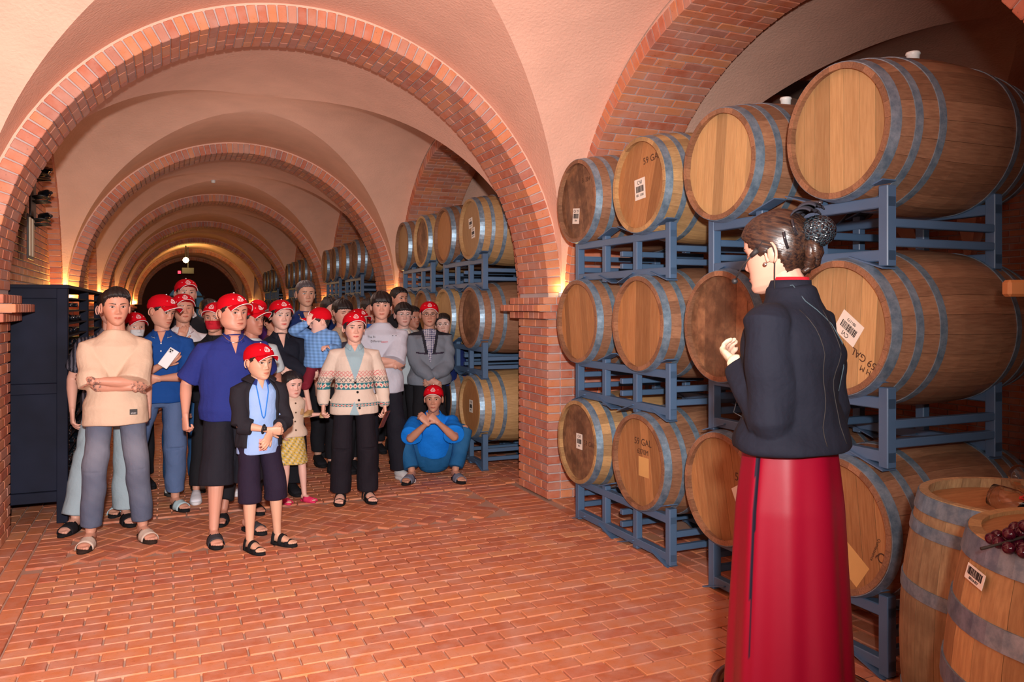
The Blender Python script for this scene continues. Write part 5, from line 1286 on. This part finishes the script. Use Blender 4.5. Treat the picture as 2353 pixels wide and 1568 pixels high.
b25 = person('older man in a red cap and glasses, grey windbreaker over a checked shirt', (x25, y25), Hpx(697, x25, y25), -.22, skin=(.50, .26, .19), w=1.06, g=1.08, arms=(dict(t=(.03, -.20, .93), pole=(.7, .5, -.3), d=(-.7, -.3, -.5), n=(-.1, 1, 0), curl=.5), dict(t=(.00, -.22, .90), pole=(.7, .5, -.3), d=(-.8, -.3, -.5), n=(-.1, 1, 0), curl=.5)),
    feet=((.10, 0, .1), (-.10, 0, -.1)), top=('windbreaker', greyj, 'long', .034, dict(hem=.84, fold=.007, slr=.008, cuff=.95)), bottom=('pants', BLK, .012), shoes=('shoe', (.02, .01, .01)), cap=True, hair='short', hy=-.02, voxel=.0062, seed=59); glasses(b25, M['dark'])
x26, y26 = at(1019, 7.88)
b26 = person('young woman with round glasses and a headscarf in navy next to the barrels', (x26, y26), Hpx(722, x26, y26), -.3, fem=True, skin=(.66, .42, .36), w=1.05, top=('jacket', (.010, .022, .12), 'long', .016), bottom=('pants', BLK, .01), shoes=('shoe', BLK), hair='woman', hy=-.1, hr=-.06, voxel=.0075, seed=61); glasses(b26)
mb = MB(); etube(mb, [b26.Mh @ V3(.03, .06, -.02), b26.Mh @ V3(.05, .06, -.12), b26.Mh @ V3(.055, .04, -.24)], [.05, .045, .03], [.03, .03, .02]); obj('long_hair', mb.me('long_hair', [M['hair']], True, False), b26.root)
# 27 squatting man
b27 = person('man squatting in front in a bright blue shirt, jeans and red cap', (2.20, 6.86), 1.62, -.30, skin=(.50, .25, .17), w=1.0, spine=((0, .17, .125), (0, -.43, 1)), hs=.98,
    arms=(dict(t=(.03, -.36, .575), abs=True, pole=(1, -.35, -1.3), d=(-.75, .05, .65), n=(-.2, .8, -.3), curl=.7), dict(t=(-.06, -.37, .565), abs=True, pole=(1, -.35, -1.3), d=(.6, .05, .75), n=(.2, .8, -.3), curl=.6, flip=1)),
    feet=((.20, -.16, .35, (.55, -1, .4)), (-.20, -.16, -.35, (-.55, -1, .4))), top=('shirt', (.006, .20, .78), 'half', .020, dict(hem=1.0, collar=(.008, .22, .80), slr=.015, fold=.006)), bottom=('jeans', jeans_col((.012, .10, .26), (.05, .2, .42)), .020, 0, dict(len=.93)),
    shoes=('slide', (.16, .18, .24)), cap=True, hair='shaved', hy=-.08, hp=-.0, voxel=.0062, seed=63, jaw=.9, wid=.97)
# ================================================================ THE PRESENTER
TABP = [(.965, .168, .130), (.985, .166, .128), (1.04, .152, .118), (1.10, .142, .108), (1.16, .144, .112), (1.24, .152, .120), (1.30, .146, .106), (1.345, .122, .086), (1.385, .088, .070), (1.425, .060, .060)]
GL = (.58, .50, .35)
PZ = .195; PX, PY = 1.620, 1.752
step = empty('wooden_step', (PX, PY, 0)); tag(step, 'low wooden step under the presenter', 'step')
mb = MB(); mb.bbox((0, 0, PZ/2+.002), (.6, .5, PZ-.02), .006); mb.build('top', M['head_b'], step)
JK = (.008, .0095, .018)
bp = person('female presenter seen from behind in a black jacket and long red satin skirt', (PX, PY), 1.66, -2.74, fem=True, skin=(.52, .30, .22), hs=.97, w=1.06, g=1.02,
    arms=(dict(t=(.055, -.145, 1.20), pole=(.45, .75, -.55), d=(-.55, -.75, .30), n=(-.2, .8, .4), curl=.5), dict(t=(.04, -.13, 1.16), pole=(.6, .9, -.6), d=(-.8, -.5, .2), n=(0, .8, .4), curl=.6)),
    feet=((.08, 0, .1), (-.08, 0, -.1)), top=('jacket', JK, 'long', .014, dict(hem=.965, tab=TABP, shz=1.328, fold=.0055, slr=.009, cuff=.93)), shoes=('shoe', BLK), hair='woman', hcol=M['hair_brown'], hy=.10, hp=.16, hdz=.062, hdf=.035, voxel=.0048, seed=71, lip=(.60, .07, .05), wid=.98, jaw=.98)
bp.root.location.z = PZ
# standing collar with the red lining
P = []; P2 = []
for t in np.linspace(0, 1, 4):
    P.append([tuple(bp.SP(1.405+.040*t, (.064-.006*t)*math.sin(a), (.060-.003*t)*math.cos(a)+.004)) for a in np.linspace(.30, 2*PI-.30, 41)])
    P2.append([tuple(bp.SP(1.412+.042*t, (.058-.006*t)*math.sin(a), (.054-.003*t)*math.cos(a)+.004)) for a in np.linspace(.25, 2*PI-.25, 41)])
for PP, nm, cc in ((P, 'collar', JK), (P2, 'collar_lining', (.45, .01, .02))):
    mb = MB(); sheet(mb, PP, .004); me = mb.me(nm, [M['cloth']], True, False); setcol(me, cc); obj(nm, me, bp.top)
# back seams and front edge of the jacket
k = bp.k
def back_y(x, z):
    ok, loc, n, i = bp.top.ray_cast(Vector((x*k, 1, z*k)), Vector((0, -1, 0))); return loc.y if ok else .12*k
for x0, x1 in ((.0, .0), (.085, .060)):
    mb = MB(); pts = []
    for t in np.linspace(0, 1, 16):
        z = 1.36+(.99-1.36)*t; x = x0+(x1-x0)*math.sin(t*PI); pts.append(Vector((x*k, back_y(x, z)+.0005, z*k)))
    mb.tube(pts, .0016, 5); obj('seam', mb.me('seam', [M['dark']], True, False), bp.top)
# skirt
V = []; nz, na = 90, 220; cols = []
slit_az = 1.42
for i in range(nz):
    t = i/(nz-1); z = 1.00-.99*t; A_ = .150+.045*min(1, t*5)*.35+.050*t; B_ = .120+.03*min(1, t*5)*.35+.060*t
    for j in range(na):
        a = 2*PI*j/na; f = 1+(.012+.034*t)*math.sin(5*a+.6)+(.010+.028*t**.7)*math.sin(9*a+1.5+1.2*t)+.012*t*math.sin(17*a+3)
        sl = math.exp(-((a-slit_az)/.05)**2)*.03*(1-t*.6); V.append(((A_*math.sin(a)*(f-sl))*k, (-B_*math.cos(a)*(f-sl)-.004)*k, z*k))
        wdt = .052*(1-min(1, t/.62))+.006; cols.append((.004, .006, .016) if abs(a-slit_az) < wdt and t < .9 else (.20, .0, .013))
me = mesh('skirt', V, grid_faces(nz, na)[:, ::-1].tolist(), M['satin'], True); at_ = me.attributes.new('Col', 'FLOAT_COLOR', 'POINT'); at_.data.foreach_set('color', np.c_[np.array(cols), np.ones(len(cols))].astype(np.float32).ravel())
sk_ = obj('skirt', me, bp.root); sk_['label'] = 'long red satin skirt with a black side slit'
bp.root['label'] = 'female presenter seen from behind in a black jacket and long red satin skirt'
# gloves
for i_, (S, E, Wr, a, sd) in enumerate(bp.arm):
    mb = MB(); d = Vector((sd*a['d'][0], a['d'][1], a['d'][2])); n = Vector((sd*a['n'][0], a['n'][1], a['n'][2])); add_hand(mb, Wr, d, n, a['curl'], sd, k*.92, seg=9)
    ax = (Wr-E).normalized(); etube(mb, [Wr-ax*.05, Wr-ax*.01, Wr+ax*.01], [.028, .026, .027], [.026, .024, .024], (0, 0, 1), 14)
    me = solid(mb, .0032, 2); me.materials.append(M['cloth']); setcol(me, GL); o = obj('glove', me, bp.root); o['label'] = 'cream white glove'
# bun in a net, bow, clips
Mh = bp.Mh
def blob(name, c, r, mat, parent, sc=(1, 1, 1), nz_=0., n=(28, 40), rot=None, lab=None):
    V = []; rs = np.random.RandomState(5)
    for i in range(n[0]):
        th = PI*i/(n[0]-1)
        for j in range(n[1]):
            a = 2*PI*j/n[1]; d = np.array([math.sin(th)*math.cos(a), math.sin(th)*math.sin(a), math.cos(th)]); q = 1+nz_*(math.sin(9*d[0]*3+5*d[1]*4)+math.sin(8*d[2]*4-6*d[0]*3))*.5
            v = Vector(d*r*q); v = Vector((v.x*sc[0], v.y*sc[1], v.z*sc[2])); v = rot @ v if rot else v; V.append(Mh @ (Vector(c)+v))
    o = obj(name, mesh(name, V, grid_faces(*n).tolist(), mat, True), parent)
    if lab: o['label'] = lab
    return o
M['bun'] = nmat('netted_hair', (.010, .014, .018), .25, 0, .9); g = G(M['bun']); vo = g.n('ShaderNodeTexVoronoi', feature='DISTANCE_TO_EDGE'); vo.inputs['Scale'].default_value = 95; g.l(g.coord('Object'), vo.inputs['Vector'])
g.bump(vo.outputs['Distance'], 1., .008); g.col(g.ramp(vo.outputs['Distance'], [(0, (.03, .06, .08)), (.12, (.006, .007, .010))]))
hr = blob('hair_bulk', (0, .022, .036), .092, M['hair_brown'], bp.root, (.84, .96, 1.0), .015)
bun = blob('hair_bun', (.0, .130, .038), .049, M['bun'], bp.root, (1.0, 1., .92), .05, lab='hair bun in a dark net')
tl = MB()
for i in range(5):
    tl.tube([Mh @ V3(.02*math.sin(i*1.9), .112, .02), Mh @ V3(.028*math.sin(i*2.1), .104+.004*i, -.02), Mh @ V3(.02*math.cos(i), .094+.003*i, -.050), Mh @ V3(.012*i-.024, .078, -.070)], [.018, .018, .014, .006], 10)
obj('hair_ends', tl.me('hair_ends', [M['hair_brown']], True, False), bp.root)
bow = MB()
for sx, q in ((-1, .3), (1, -.1)):
    for yy, ln in ((0, .05), (.012, .042)):
        P = [[tuple(Mh @ V3(sx*u*ln+.0, .104+.030*math.sin(v)+yy*1.2, .092+.012*math.cos(v*1.4)+.010*math.sin(u*PI)+yy*.9)) for v in np.linspace(-1.2, 1.2, 9)] for u in np.linspace(0.02, 1, 9)]; sheet(bow, P, .004)
obj('bow', bow.me('bow', [nmat('black_felt', (.014, .014, .024), .8)], True, False), bun)['label'] = 'black fabric bow over the bun'
cl = MB()
for p0, p1 in (((.088, .062, .045), (.070, .060, -.002)), ((.082, .088, .075), (.074, .092, .030)), ((.02, .128, .122), (.035, .165, .11))):
    cl.tube([Mh @ Vector(p0), Mh @ Vector(((p0[0]+p1[0])/2+.005, (p0[1]+p1[1])/2, (p0[2]+p1[2])/2)), Mh @ Vector(p1)], .0042, 6)
obj('hair_clips', cl.me('hair_clips', [nmat('glossy_clip', (.02, .018, .022), .15)], True, False), bp.root)
# headset microphone
hs_ = MB(); ear = V3(.085, .0, .012)
hs_.tube([Mh @ V3(.083, -.022, .010), Mh @ V3(.082, -.045, -.004)], [.009, .006], 10)
hs_.tube([Mh @ V3(.083, -.040, -.002), Mh @ V3(.074, -.075, -.024), Mh @ V3(.056, -.102, -.046), Mh @ V3(.040, -.118, -.060)], .0022, 7)
hs_.tube([Mh @ V3(.083, -.022, .012), Mh @ V3(.086, -.004, .030), Mh @ V3(.086, .022, .018), Mh @ V3(.084, .026, -.012), Mh @ V3(.078, .016, -.055), Mh @ V3(.068, .006, -.095), Mh @ V3(.06, .0, -.125)], .0018, 6)
hm_ = obj('headset_microphone', hs_.me('headset_microphone', [M['dark']], True, False), bp.root); hm_['label'] = 'thin black headset with a boom microphone'
blob('foam_tip', (.038, -.122, -.063), .0095, M['black_rubber'], hm_, (1, 1, .95), 0., (12, 16))
mb = MB(); mb.tube([bp.SP(1.425, .055, .02), bp.SP(1.43, .055, -.03)]+[Vector((x*k, back_y(x, z)+.002, z*k)) for x, z in ((.05, 1.385), (.03, 1.36), (-.01, 1.32), (-.03, 1.27), (-.035, 1.20), (-.04, 1.13))], .0016, 5)
me = mb.me('cable', [M['cloth']], True, False); setcol(me, (.06, .09, .11)); obj('cable', me, bp.root)['label'] = 'thin microphone cable down the back'
mb = MB(); mb.lathe([(.0, 0), (.006, 0), (.006, .003), (0, .003)], 12, Mh @ Matrix.Translation((.085, -.006, -.036)) @ Matrix.Rotation(PI/2, 4, 'Y')); obj('earring', mb.me('earring', [M['metal']], True, False), bp.root)
S, E, Wr, a, sd = bp.arm[0]
mb = MB(); c0 = E.lerp(Wr, .35)+V3(.0, -.03, -.075); mb.bbox(c0, (.032, .028, .075), .005); mb.tube([E.lerp(Wr, .7)+V3(0, -.02, -.03), E.lerp(Wr, .6)+V3(0, -.05, -.08), c0+V3(0, -.012, .02)], .0018, 6)
obj('radio_pack', mb.me('radio_pack', [M['black_rubber']], True, False), bp.root)['label'] = 'small black transmitter with a looped cord'
for q in range(3): mb = MB(); mb.lathe([(0, 0), (.0055, 0), (.0055, .002), (0, .003)], 10, Matrix.Translation(E.lerp(Wr, .72+.05*q)+V3(.028, .0, -.012)) @ Matrix.Rotation(PI/2, 4, 'Y')); obj('cuff_button', mb.me('cuff_button', [M['metal']], True, False), bp.top)
# ================================================================ UPRIGHT BARRELS, GRAPES, CABINET, SMALL THINGS
HOOPS_B = [(-BL/2+.003, .105), (-BL/2+.155, .046), (-BL/2+.30, .046)]; HOOPS_B += [(-a-w_, w_) for a, w_ in HOOPS_B]
HOOPS_A = [(-BL/2+.003, .050), (-BL/2+.085, .036), (-BL/2+.27, .040)]; HOOPS_A += [(-a-w_, w_) for a, w_ in HOOPS_A]
def upright(x, y, label, hoops, head, stave, s=1., rz=0.):
    global HOOPS
    old = HOOPS; HOOPS = hoops; b = barrel((x, y, BL/2*s+.003), label, None, True, head, stave, (0, PI/2, rz)); HOOPS = old; b.scale = (s, s, s); return b
M['stave_up'] = wood('oak_stave_upright', (.34, .22, .12), (.50, .36, .20), (1.2, 16, 16), stain=.35)
AX, AY = 2.437, 1.628
bA = upright(AX, AY, 'upright oak barrel with worn staves and wine glasses on its sunken head', HOOPS_A, 'head_b', 'stave_up')
BX, BY, BS = 1.995, 1.103, 1.06
bB = upright(BX, BY, 'upright yellow oak barrel in the right foreground with grapes and a barcode on its hoop', HOOPS_B, 'head_b', 'stave_y', BS)
def plate(parent_thing, loc, nrm, w, h, roll, lines):
    """paper label as a child of a thing, given in world coordinates"""
    nrm = Vector(nrm).normalized(); up = V3(0, 0, 1); x = up.cross(nrm)
    x = x.normalized() if x.length > .01 else V3(1, 0, 0); yv = nrm.cross(x); R = Matrix((x, yv, nrm)).transposed().to_4x4()
    Mw = Matrix.Translation(loc) @ R @ Matrix.Rotation(roll, 4, 'Z')
    bpy.context.view_layer.update()
    mb = MB(); mb.box((0, 0, 0), (w, h, .0012)); l = mb.build('label', M['label'], parent_thing, label='white barcode label'); l.matrix_parent_inverse = Matrix.Identity(4); l.matrix_basis = parent_thing.matrix_world.inverted() @ Mw
    mb = MB(); barcode(mb, w*.82, h*.5, h*.12); b = mb.build('barcode', M['ink'], l); b.location = (0, 0, .001)
    if lines: t = obj('lettering', text_mesh('lettering', lines, h*.24, M['ink']), l); t.location = (0, -h*.32, .001)
d_ = V3(-.914, .407, 0).normalized(); plate(bB, V3(BX, BY, .918)+d_*.3395, d_+V3(0, 0, .20), .072, .036, -.12, '00216 837')
plate(bA, V3(AX-.03, AY-.06, BL-.030), (0, 0, 1), .11, .06, 2.6, 'CV 21')
# grapes
mb = MB(); mb.lathe([(0, -.004), (.270, -.004), (.270, .003), (0, .004)], 40, Matrix.Translation((-BL/2+.014, 0, 0)) @ Matrix.Rotation(PI/2, 4, 'Y')); mb.build('top_lid', M['head_b'], bB, False)
_p = onZ(2415, 1270, BL*BS-.006); gb = empty('grape_bunch', tuple(_p), (0, 0, -TH-.1)); tag(gb, 'bunch of dark red grapes on top of the yellow barrel', 'grapes')
M['grape'] = nmat('grape_skin', (.055, .003, .014), .16, 0, .6)
mb = MB(); mb.lathe([(0, -.016)]+[(.0138*math.sin(PI*i/10), -.016*math.cos(PI*i/10)) for i in range(1, 10)]+[(0, .016)], 16); gm = mb.me('grape', [M['grape']], True)
rg = random.Random(4); placed = []
for i in range(5000):
    x = rg.uniform(-.11, .13); y = rg.uniform(-.085, .085); z = rg.choice([.017, .017, .040, .060])
    if (x/.13)**2+(y/.085)**2 > 1 or (z > .03 and (x/.10)**2+(y/.055)**2 > 1) or (z > .05 and (x/.07)**2+(y/.03)**2 > 1): continue
    if all((x-a)**2+(y-b_)**2+(z-c)**2 > .0268**2 for a, b_, c in placed): placed.append((x, y, z))
for x, y, z in placed[:70]: obj('grape', gm, gb, (x, y, z), (rg.uniform(0, 3), rg.uniform(0, 3), 0))
mb = MB(); mb.tube([(-.16, -.03, .012), (-.12, -.02, .02), (-.02, 0, .045), (.06, .01, .04)], [.004, .003, .003, .002], 6); mb.build('stem', nmat('grape_stem', (.03, .02, .015), .7), gb, True)
# wine glasses with red ribbons
GLS = nmat('clear_glass', (1, 1, 1), .0); GLS.node_tree.nodes['Principled BSDF'].inputs['Transmission Weight'].default_value = 1.; GLS.node_tree.nodes['Principled BSDF'].inputs['IOR'].default_value = 1.2
RIB = nmat('red_ribbon', (.65, .008, .01), .4)
prof = [(.033, 0), (.033, .002), (.005, .006), (.0035, .02), (.0035, .085), (.012, .095), (.032, .115), (.039, .145), (.036, .185), (.032, .21), (.0305, .21), (.0345, .185), (.0375, .145), (.030, .117), (.010, .098), (0, .094)]
for i, (dx, dy, rz, rx) in enumerate(((-.02, -.10, .5, 1.35), (.05, -.15, -.2, 1.38), (.00, -.19, 1.2, 1.34))):
    _p = onZ(2385-(0, 4, 14)[i], (1122, 1150, 1172)[i], BL+.012); g_ = empty('wine_glass', tuple(_p), (rx, 0, rz+2.2)); tag(g_, ['wine glass lying farthest back on the upright barrel', 'middle wine glass with a red ribbon on the upright barrel', 'wine glass lying nearest the rim of the upright barrel'][i], 'glass', 'wine glasses on the upright barrel')
    mb = MB(); mb.lathe([(r, z-.10) for r, z in prof], 28); mb.build('bowl', GLS, g_, True)
    mb = MB()
    for s_ in (-1, 1): mb.tube([(0, .004, -.03), (s_*.018, .02, -.012), (s_*.034, .014, -.024), (s_*.02, .008, -.034), (0, .004, -.03)], .004, 6); mb.tube([(0, .004, -.03), (s_*.016, .02, -.055), (s_*.028, .03, -.075)], .0035, 6)
    mb.build('ribbon', RIB, g_, True)
# low cut-down barrel behind the presenter
tub = empty('low_barrel_tub', (1.96, 2.09, 0)); tag(tub, 'low cut-down barrel tub behind the hem of the red skirt', 'tub')
mb = MB(); mb.lathe([(.255, .002), (.275, .10), (.285, .20), (.285, .225), (.262, .232), (.245, .222), (.243, .19), (0, .19)], 48); mb.build('tub_body', nmat('dark_varnished_wood', (.075, .022, .012), .2), tub, True)
mb = MB(); mb.lathe([(0, .193), (.243, .193), (.243, .197), (0, .198)], 48); mb.build('tub_lid', nmat('amber_wood', (.42, .20, .03), .25), tub, True)
mb = MB(); mb.lathe([(.270, .06), (.274, .06), (.279, .10), (.275, .10)], 48); mb.build('hoop', M['hoop'], tub, True)
# board end at the right edge, on its post
c0 = atD(2309, 663, 2.9); sp_ = empty('wooden_sign_board', (c0.x, c0.y, 0)); tag(sp_, 'end of an orange wooden board at the right edge of the picture', 'board')
rt = V3(math.cos(TH), -math.sin(TH), 0); mb = MB(); mb.bbox((0, 0, 0), (.5, .05, .061), .010); o = mb.build('board', nmat('orange_wood', (.50, .22, .075), .5), sp_); o.location = rt*.25+V3(0, 0, c0.z); o.rotation_euler = (0, 0, -TH)
mb = MB(); mb.bbox(rt*.40+V3(0, 0, c0.z/2), (.05, .05, c0.z), .005); mb.build('post', M['head_b'], sp_)
# ---- black bottle cabinet on the left
cb = empty('wine_cabinet', (-.65, 6.44, 0)); tag(cb, 'tall black wooden cabinet filled with lying wine bottles beside the left pier', 'cabinet')
W_, H_, L_ = .585, 1.665, 3.2
def cbox(name, c, d, bev=.004): mb = MB(); mb.bbox(c, d, bev); return mb.build(name, M['black_wood'], cb)
for y in (.035, L_/2, L_-.035):
    for x in (-.035, -W_+.035): cbox('corner_post', (x, y, H_/2), (.07, .07, H_))
cbox('top_board', (-W_/2, L_/2, H_+.012), (W_+.02, L_+.02, .026))
for z in (.19, .955, H_-.035): cbox('end_rail', (-W_/2, .030, z), (W_-.13, .05, .075))
for z, h in ((.575, .70), (1.30, .62)): cbox('end_panel', (-W_/2, .045, z), (W_-.13, .018, h))
for y0 in (.07, L_/2+.035):
    for i in range(16): cbox('shelf', (-W_/2, y0+(L_/2-.105)/2, .20+i*.093), (W_-.02, L_/2-.105, .012), .002)
cbox('back_panel', (-W_+.01, L_/2, H_/2+.07), (.012, L_-.1, H_-.16))
ordw = ['first', 'second', 'third', 'fourth', 'fifth', 'sixth', 'seventh', 'eighth', 'ninth', 'tenth', 'eleventh', 'twelfth', 'thirteenth', 'fourteenth', 'fifteenth']
M['bottle'] = nmat('dark_bottle_glass', (.006, .008, .012), .08, 0, .8)
mb = MB(); mb.lathe([(0, -.15), (.037, -.15), (.038, -.14), (.038, .04), (.030, .07), (.0145, .10), (.0135, .15), (.0155, .152), (.0155, .165), (0, .165)], 14, Matrix.Rotation(PI/2, 4, 'Y')); btm = mb.me('wine_bottle', [M['bottle']], True)
for i in range(15):
    for j in range(8):
        y = 6.44+.115+j*.088
        o = bpy.data.objects.new('wine_bottle', btm); link(o); o.location = (-.65-.155+R_.uniform(-.03, .01), y, .20+i*.093+.045); o.rotation_euler = (R_.uniform(0, 6), 0, 0)
        tag(o, 'dark wine bottle %s from the near end on shelf %s of the black cabinet' % (ordw[j], ordw[14-i]), 'bottle', 'bottles in the black cabinet')
# ---- bottle rack high on the left wall
wr = empty('wall_bottle_rack', (-1.20, 8.75, 2.30)); tag(wr, 'black iron bottle rack high on the left brick wall', 'rack')
M['iron'] = nmat('black_iron', (.012, .011, .012), .45)
mb = MB(); mb.bbox((.01, .1, .30), (.02, .30, .62), .004); mb.build('back_plate', M['iron'], wr)
for z in (.06, .28, .50):
    for y in (0., .1, .2):
        mb = MB(); mb.tube([(.0, y, z), (.09, y, z+.02), (.15, y, z+.01)], .009, 8); mb.tube([(.02, y+.03, z-.035), (.15, y+.03, z-.02)], .007, 6); mb.build('holder', M['iron'], wr, True)
for i, z in enumerate((.10, .32, .54)):
    o = bpy.data.objects.new('wine_bottle', btm); link(o); o.location = (-1.07, 8.80, 2.30+z+.005); o.rotation_euler = (0, .06, -1.2)
    tag(o, 'dark bottle in the iron wall rack, %s of three' % ['lowest', 'middle', 'highest'][i], 'bottle', 'bottles in the iron wall rack')
fr = empty('cream_slat_frame', (-1.19, 8.6, 2.02)); tag(fr, 'narrow frame of two cream boards under the iron bottle rack', 'frame')
for y in (0, .16): mb = MB(); mb.bbox((.012, y, .17), (.02, .09, .36), .004); mb.build('board', nmat('cream_board', (.62, .50, .36), .6), fr)
mb = MB(); mb.bbox((.004, .08, .17), (.012, .34, .42), .003); mb.build('frame', M['iron'], fr)
# ---- far end: lamp, exit light, window
lp = empty('ceiling_lamp', tuple(onY(427, 598, 29.3))); tag(lp, 'bright warm ceiling lamp at the far end of the cellar', 'lamp')
mb = MB(); mb.lathe([(0, -.10), (.07, -.07), (.10, 0), (.07, .07), (0, .10)], 16); mb.build('bulb', M['bulb'], lp, True)
mb = MB(); mb.lathe([(.02, .09), (.02, .55), (0, .55)], 8); mb.build('cord', M['iron'], lp)
lamp('end_lamp', 'POINT', tuple(onY(427, 604, 28.8)), 45, (1, .62, .16), shadow_soft_size=.1)
ex = empty('exit_light', tuple(onY(412, 626, 30))); tag(ex, 'tiny red exit light glowing at the dark far end', 'sign')
mb = MB(); mb.bbox((0, 0, 0), (.10, .05, .10), .01); mb.build('led', M['bulb_red'], ex); mb = MB(); mb.bbox((.28, .02, .06), (.40, .05, .22), .01); mb.build('housing', M['iron'], ex); mb = MB(); mb.box((.28, .02, .8), (.03, .03, 1.3)); mb.build('hanger', M['iron'], ex)
pw0 = onY(383, 655, 37.3); pw1 = onY(470, 760, 37.3)
wn = empty('window_1', ((pw0.x+pw1.x)/2, 37.3, pw1.z), kind='structure'); ww = pw1.x-pw0.x; wh = pw0.z-pw1.z
GLW = emis('dim_blue_daylight', (.10, .28, .45), .12); n = 16; V = [(-ww/2, 0, 0), (ww/2, 0, 0)]+[(ww/2*math.cos(PI*i/n), 0, wh*.55+wh*.45*math.sin(PI*i/n)) for i in range(n+1)]
obj('pane', mesh('pane', V, [tuple(range(len(V)))[::-1]], GLW), wn)
mb = MB()
for i in range(-1, 2): mb.box((i*ww/4, -.05, wh/2), (.09, .06, wh))
for z in (.25, .5, .75): mb.box((0, -.05, wh*z), (ww, .06, .08))
mb.build('window_frame', M['iron'], wn)
for u, v, Y, lb in ((490, 491, 14.1, 'small square detector on the vault of the third bay'),):
    p = onY(u, v, Y); dt = empty('ceiling_detector', (p.x, p.y, 3.60)); tag(dt, lb, 'detector'); mb = MB(); mb.lathe([(0, 0), (.03, 0), (.04, .05), (0, .05)], 16); mb.build('housing', M['white_plastic'], dt, True)
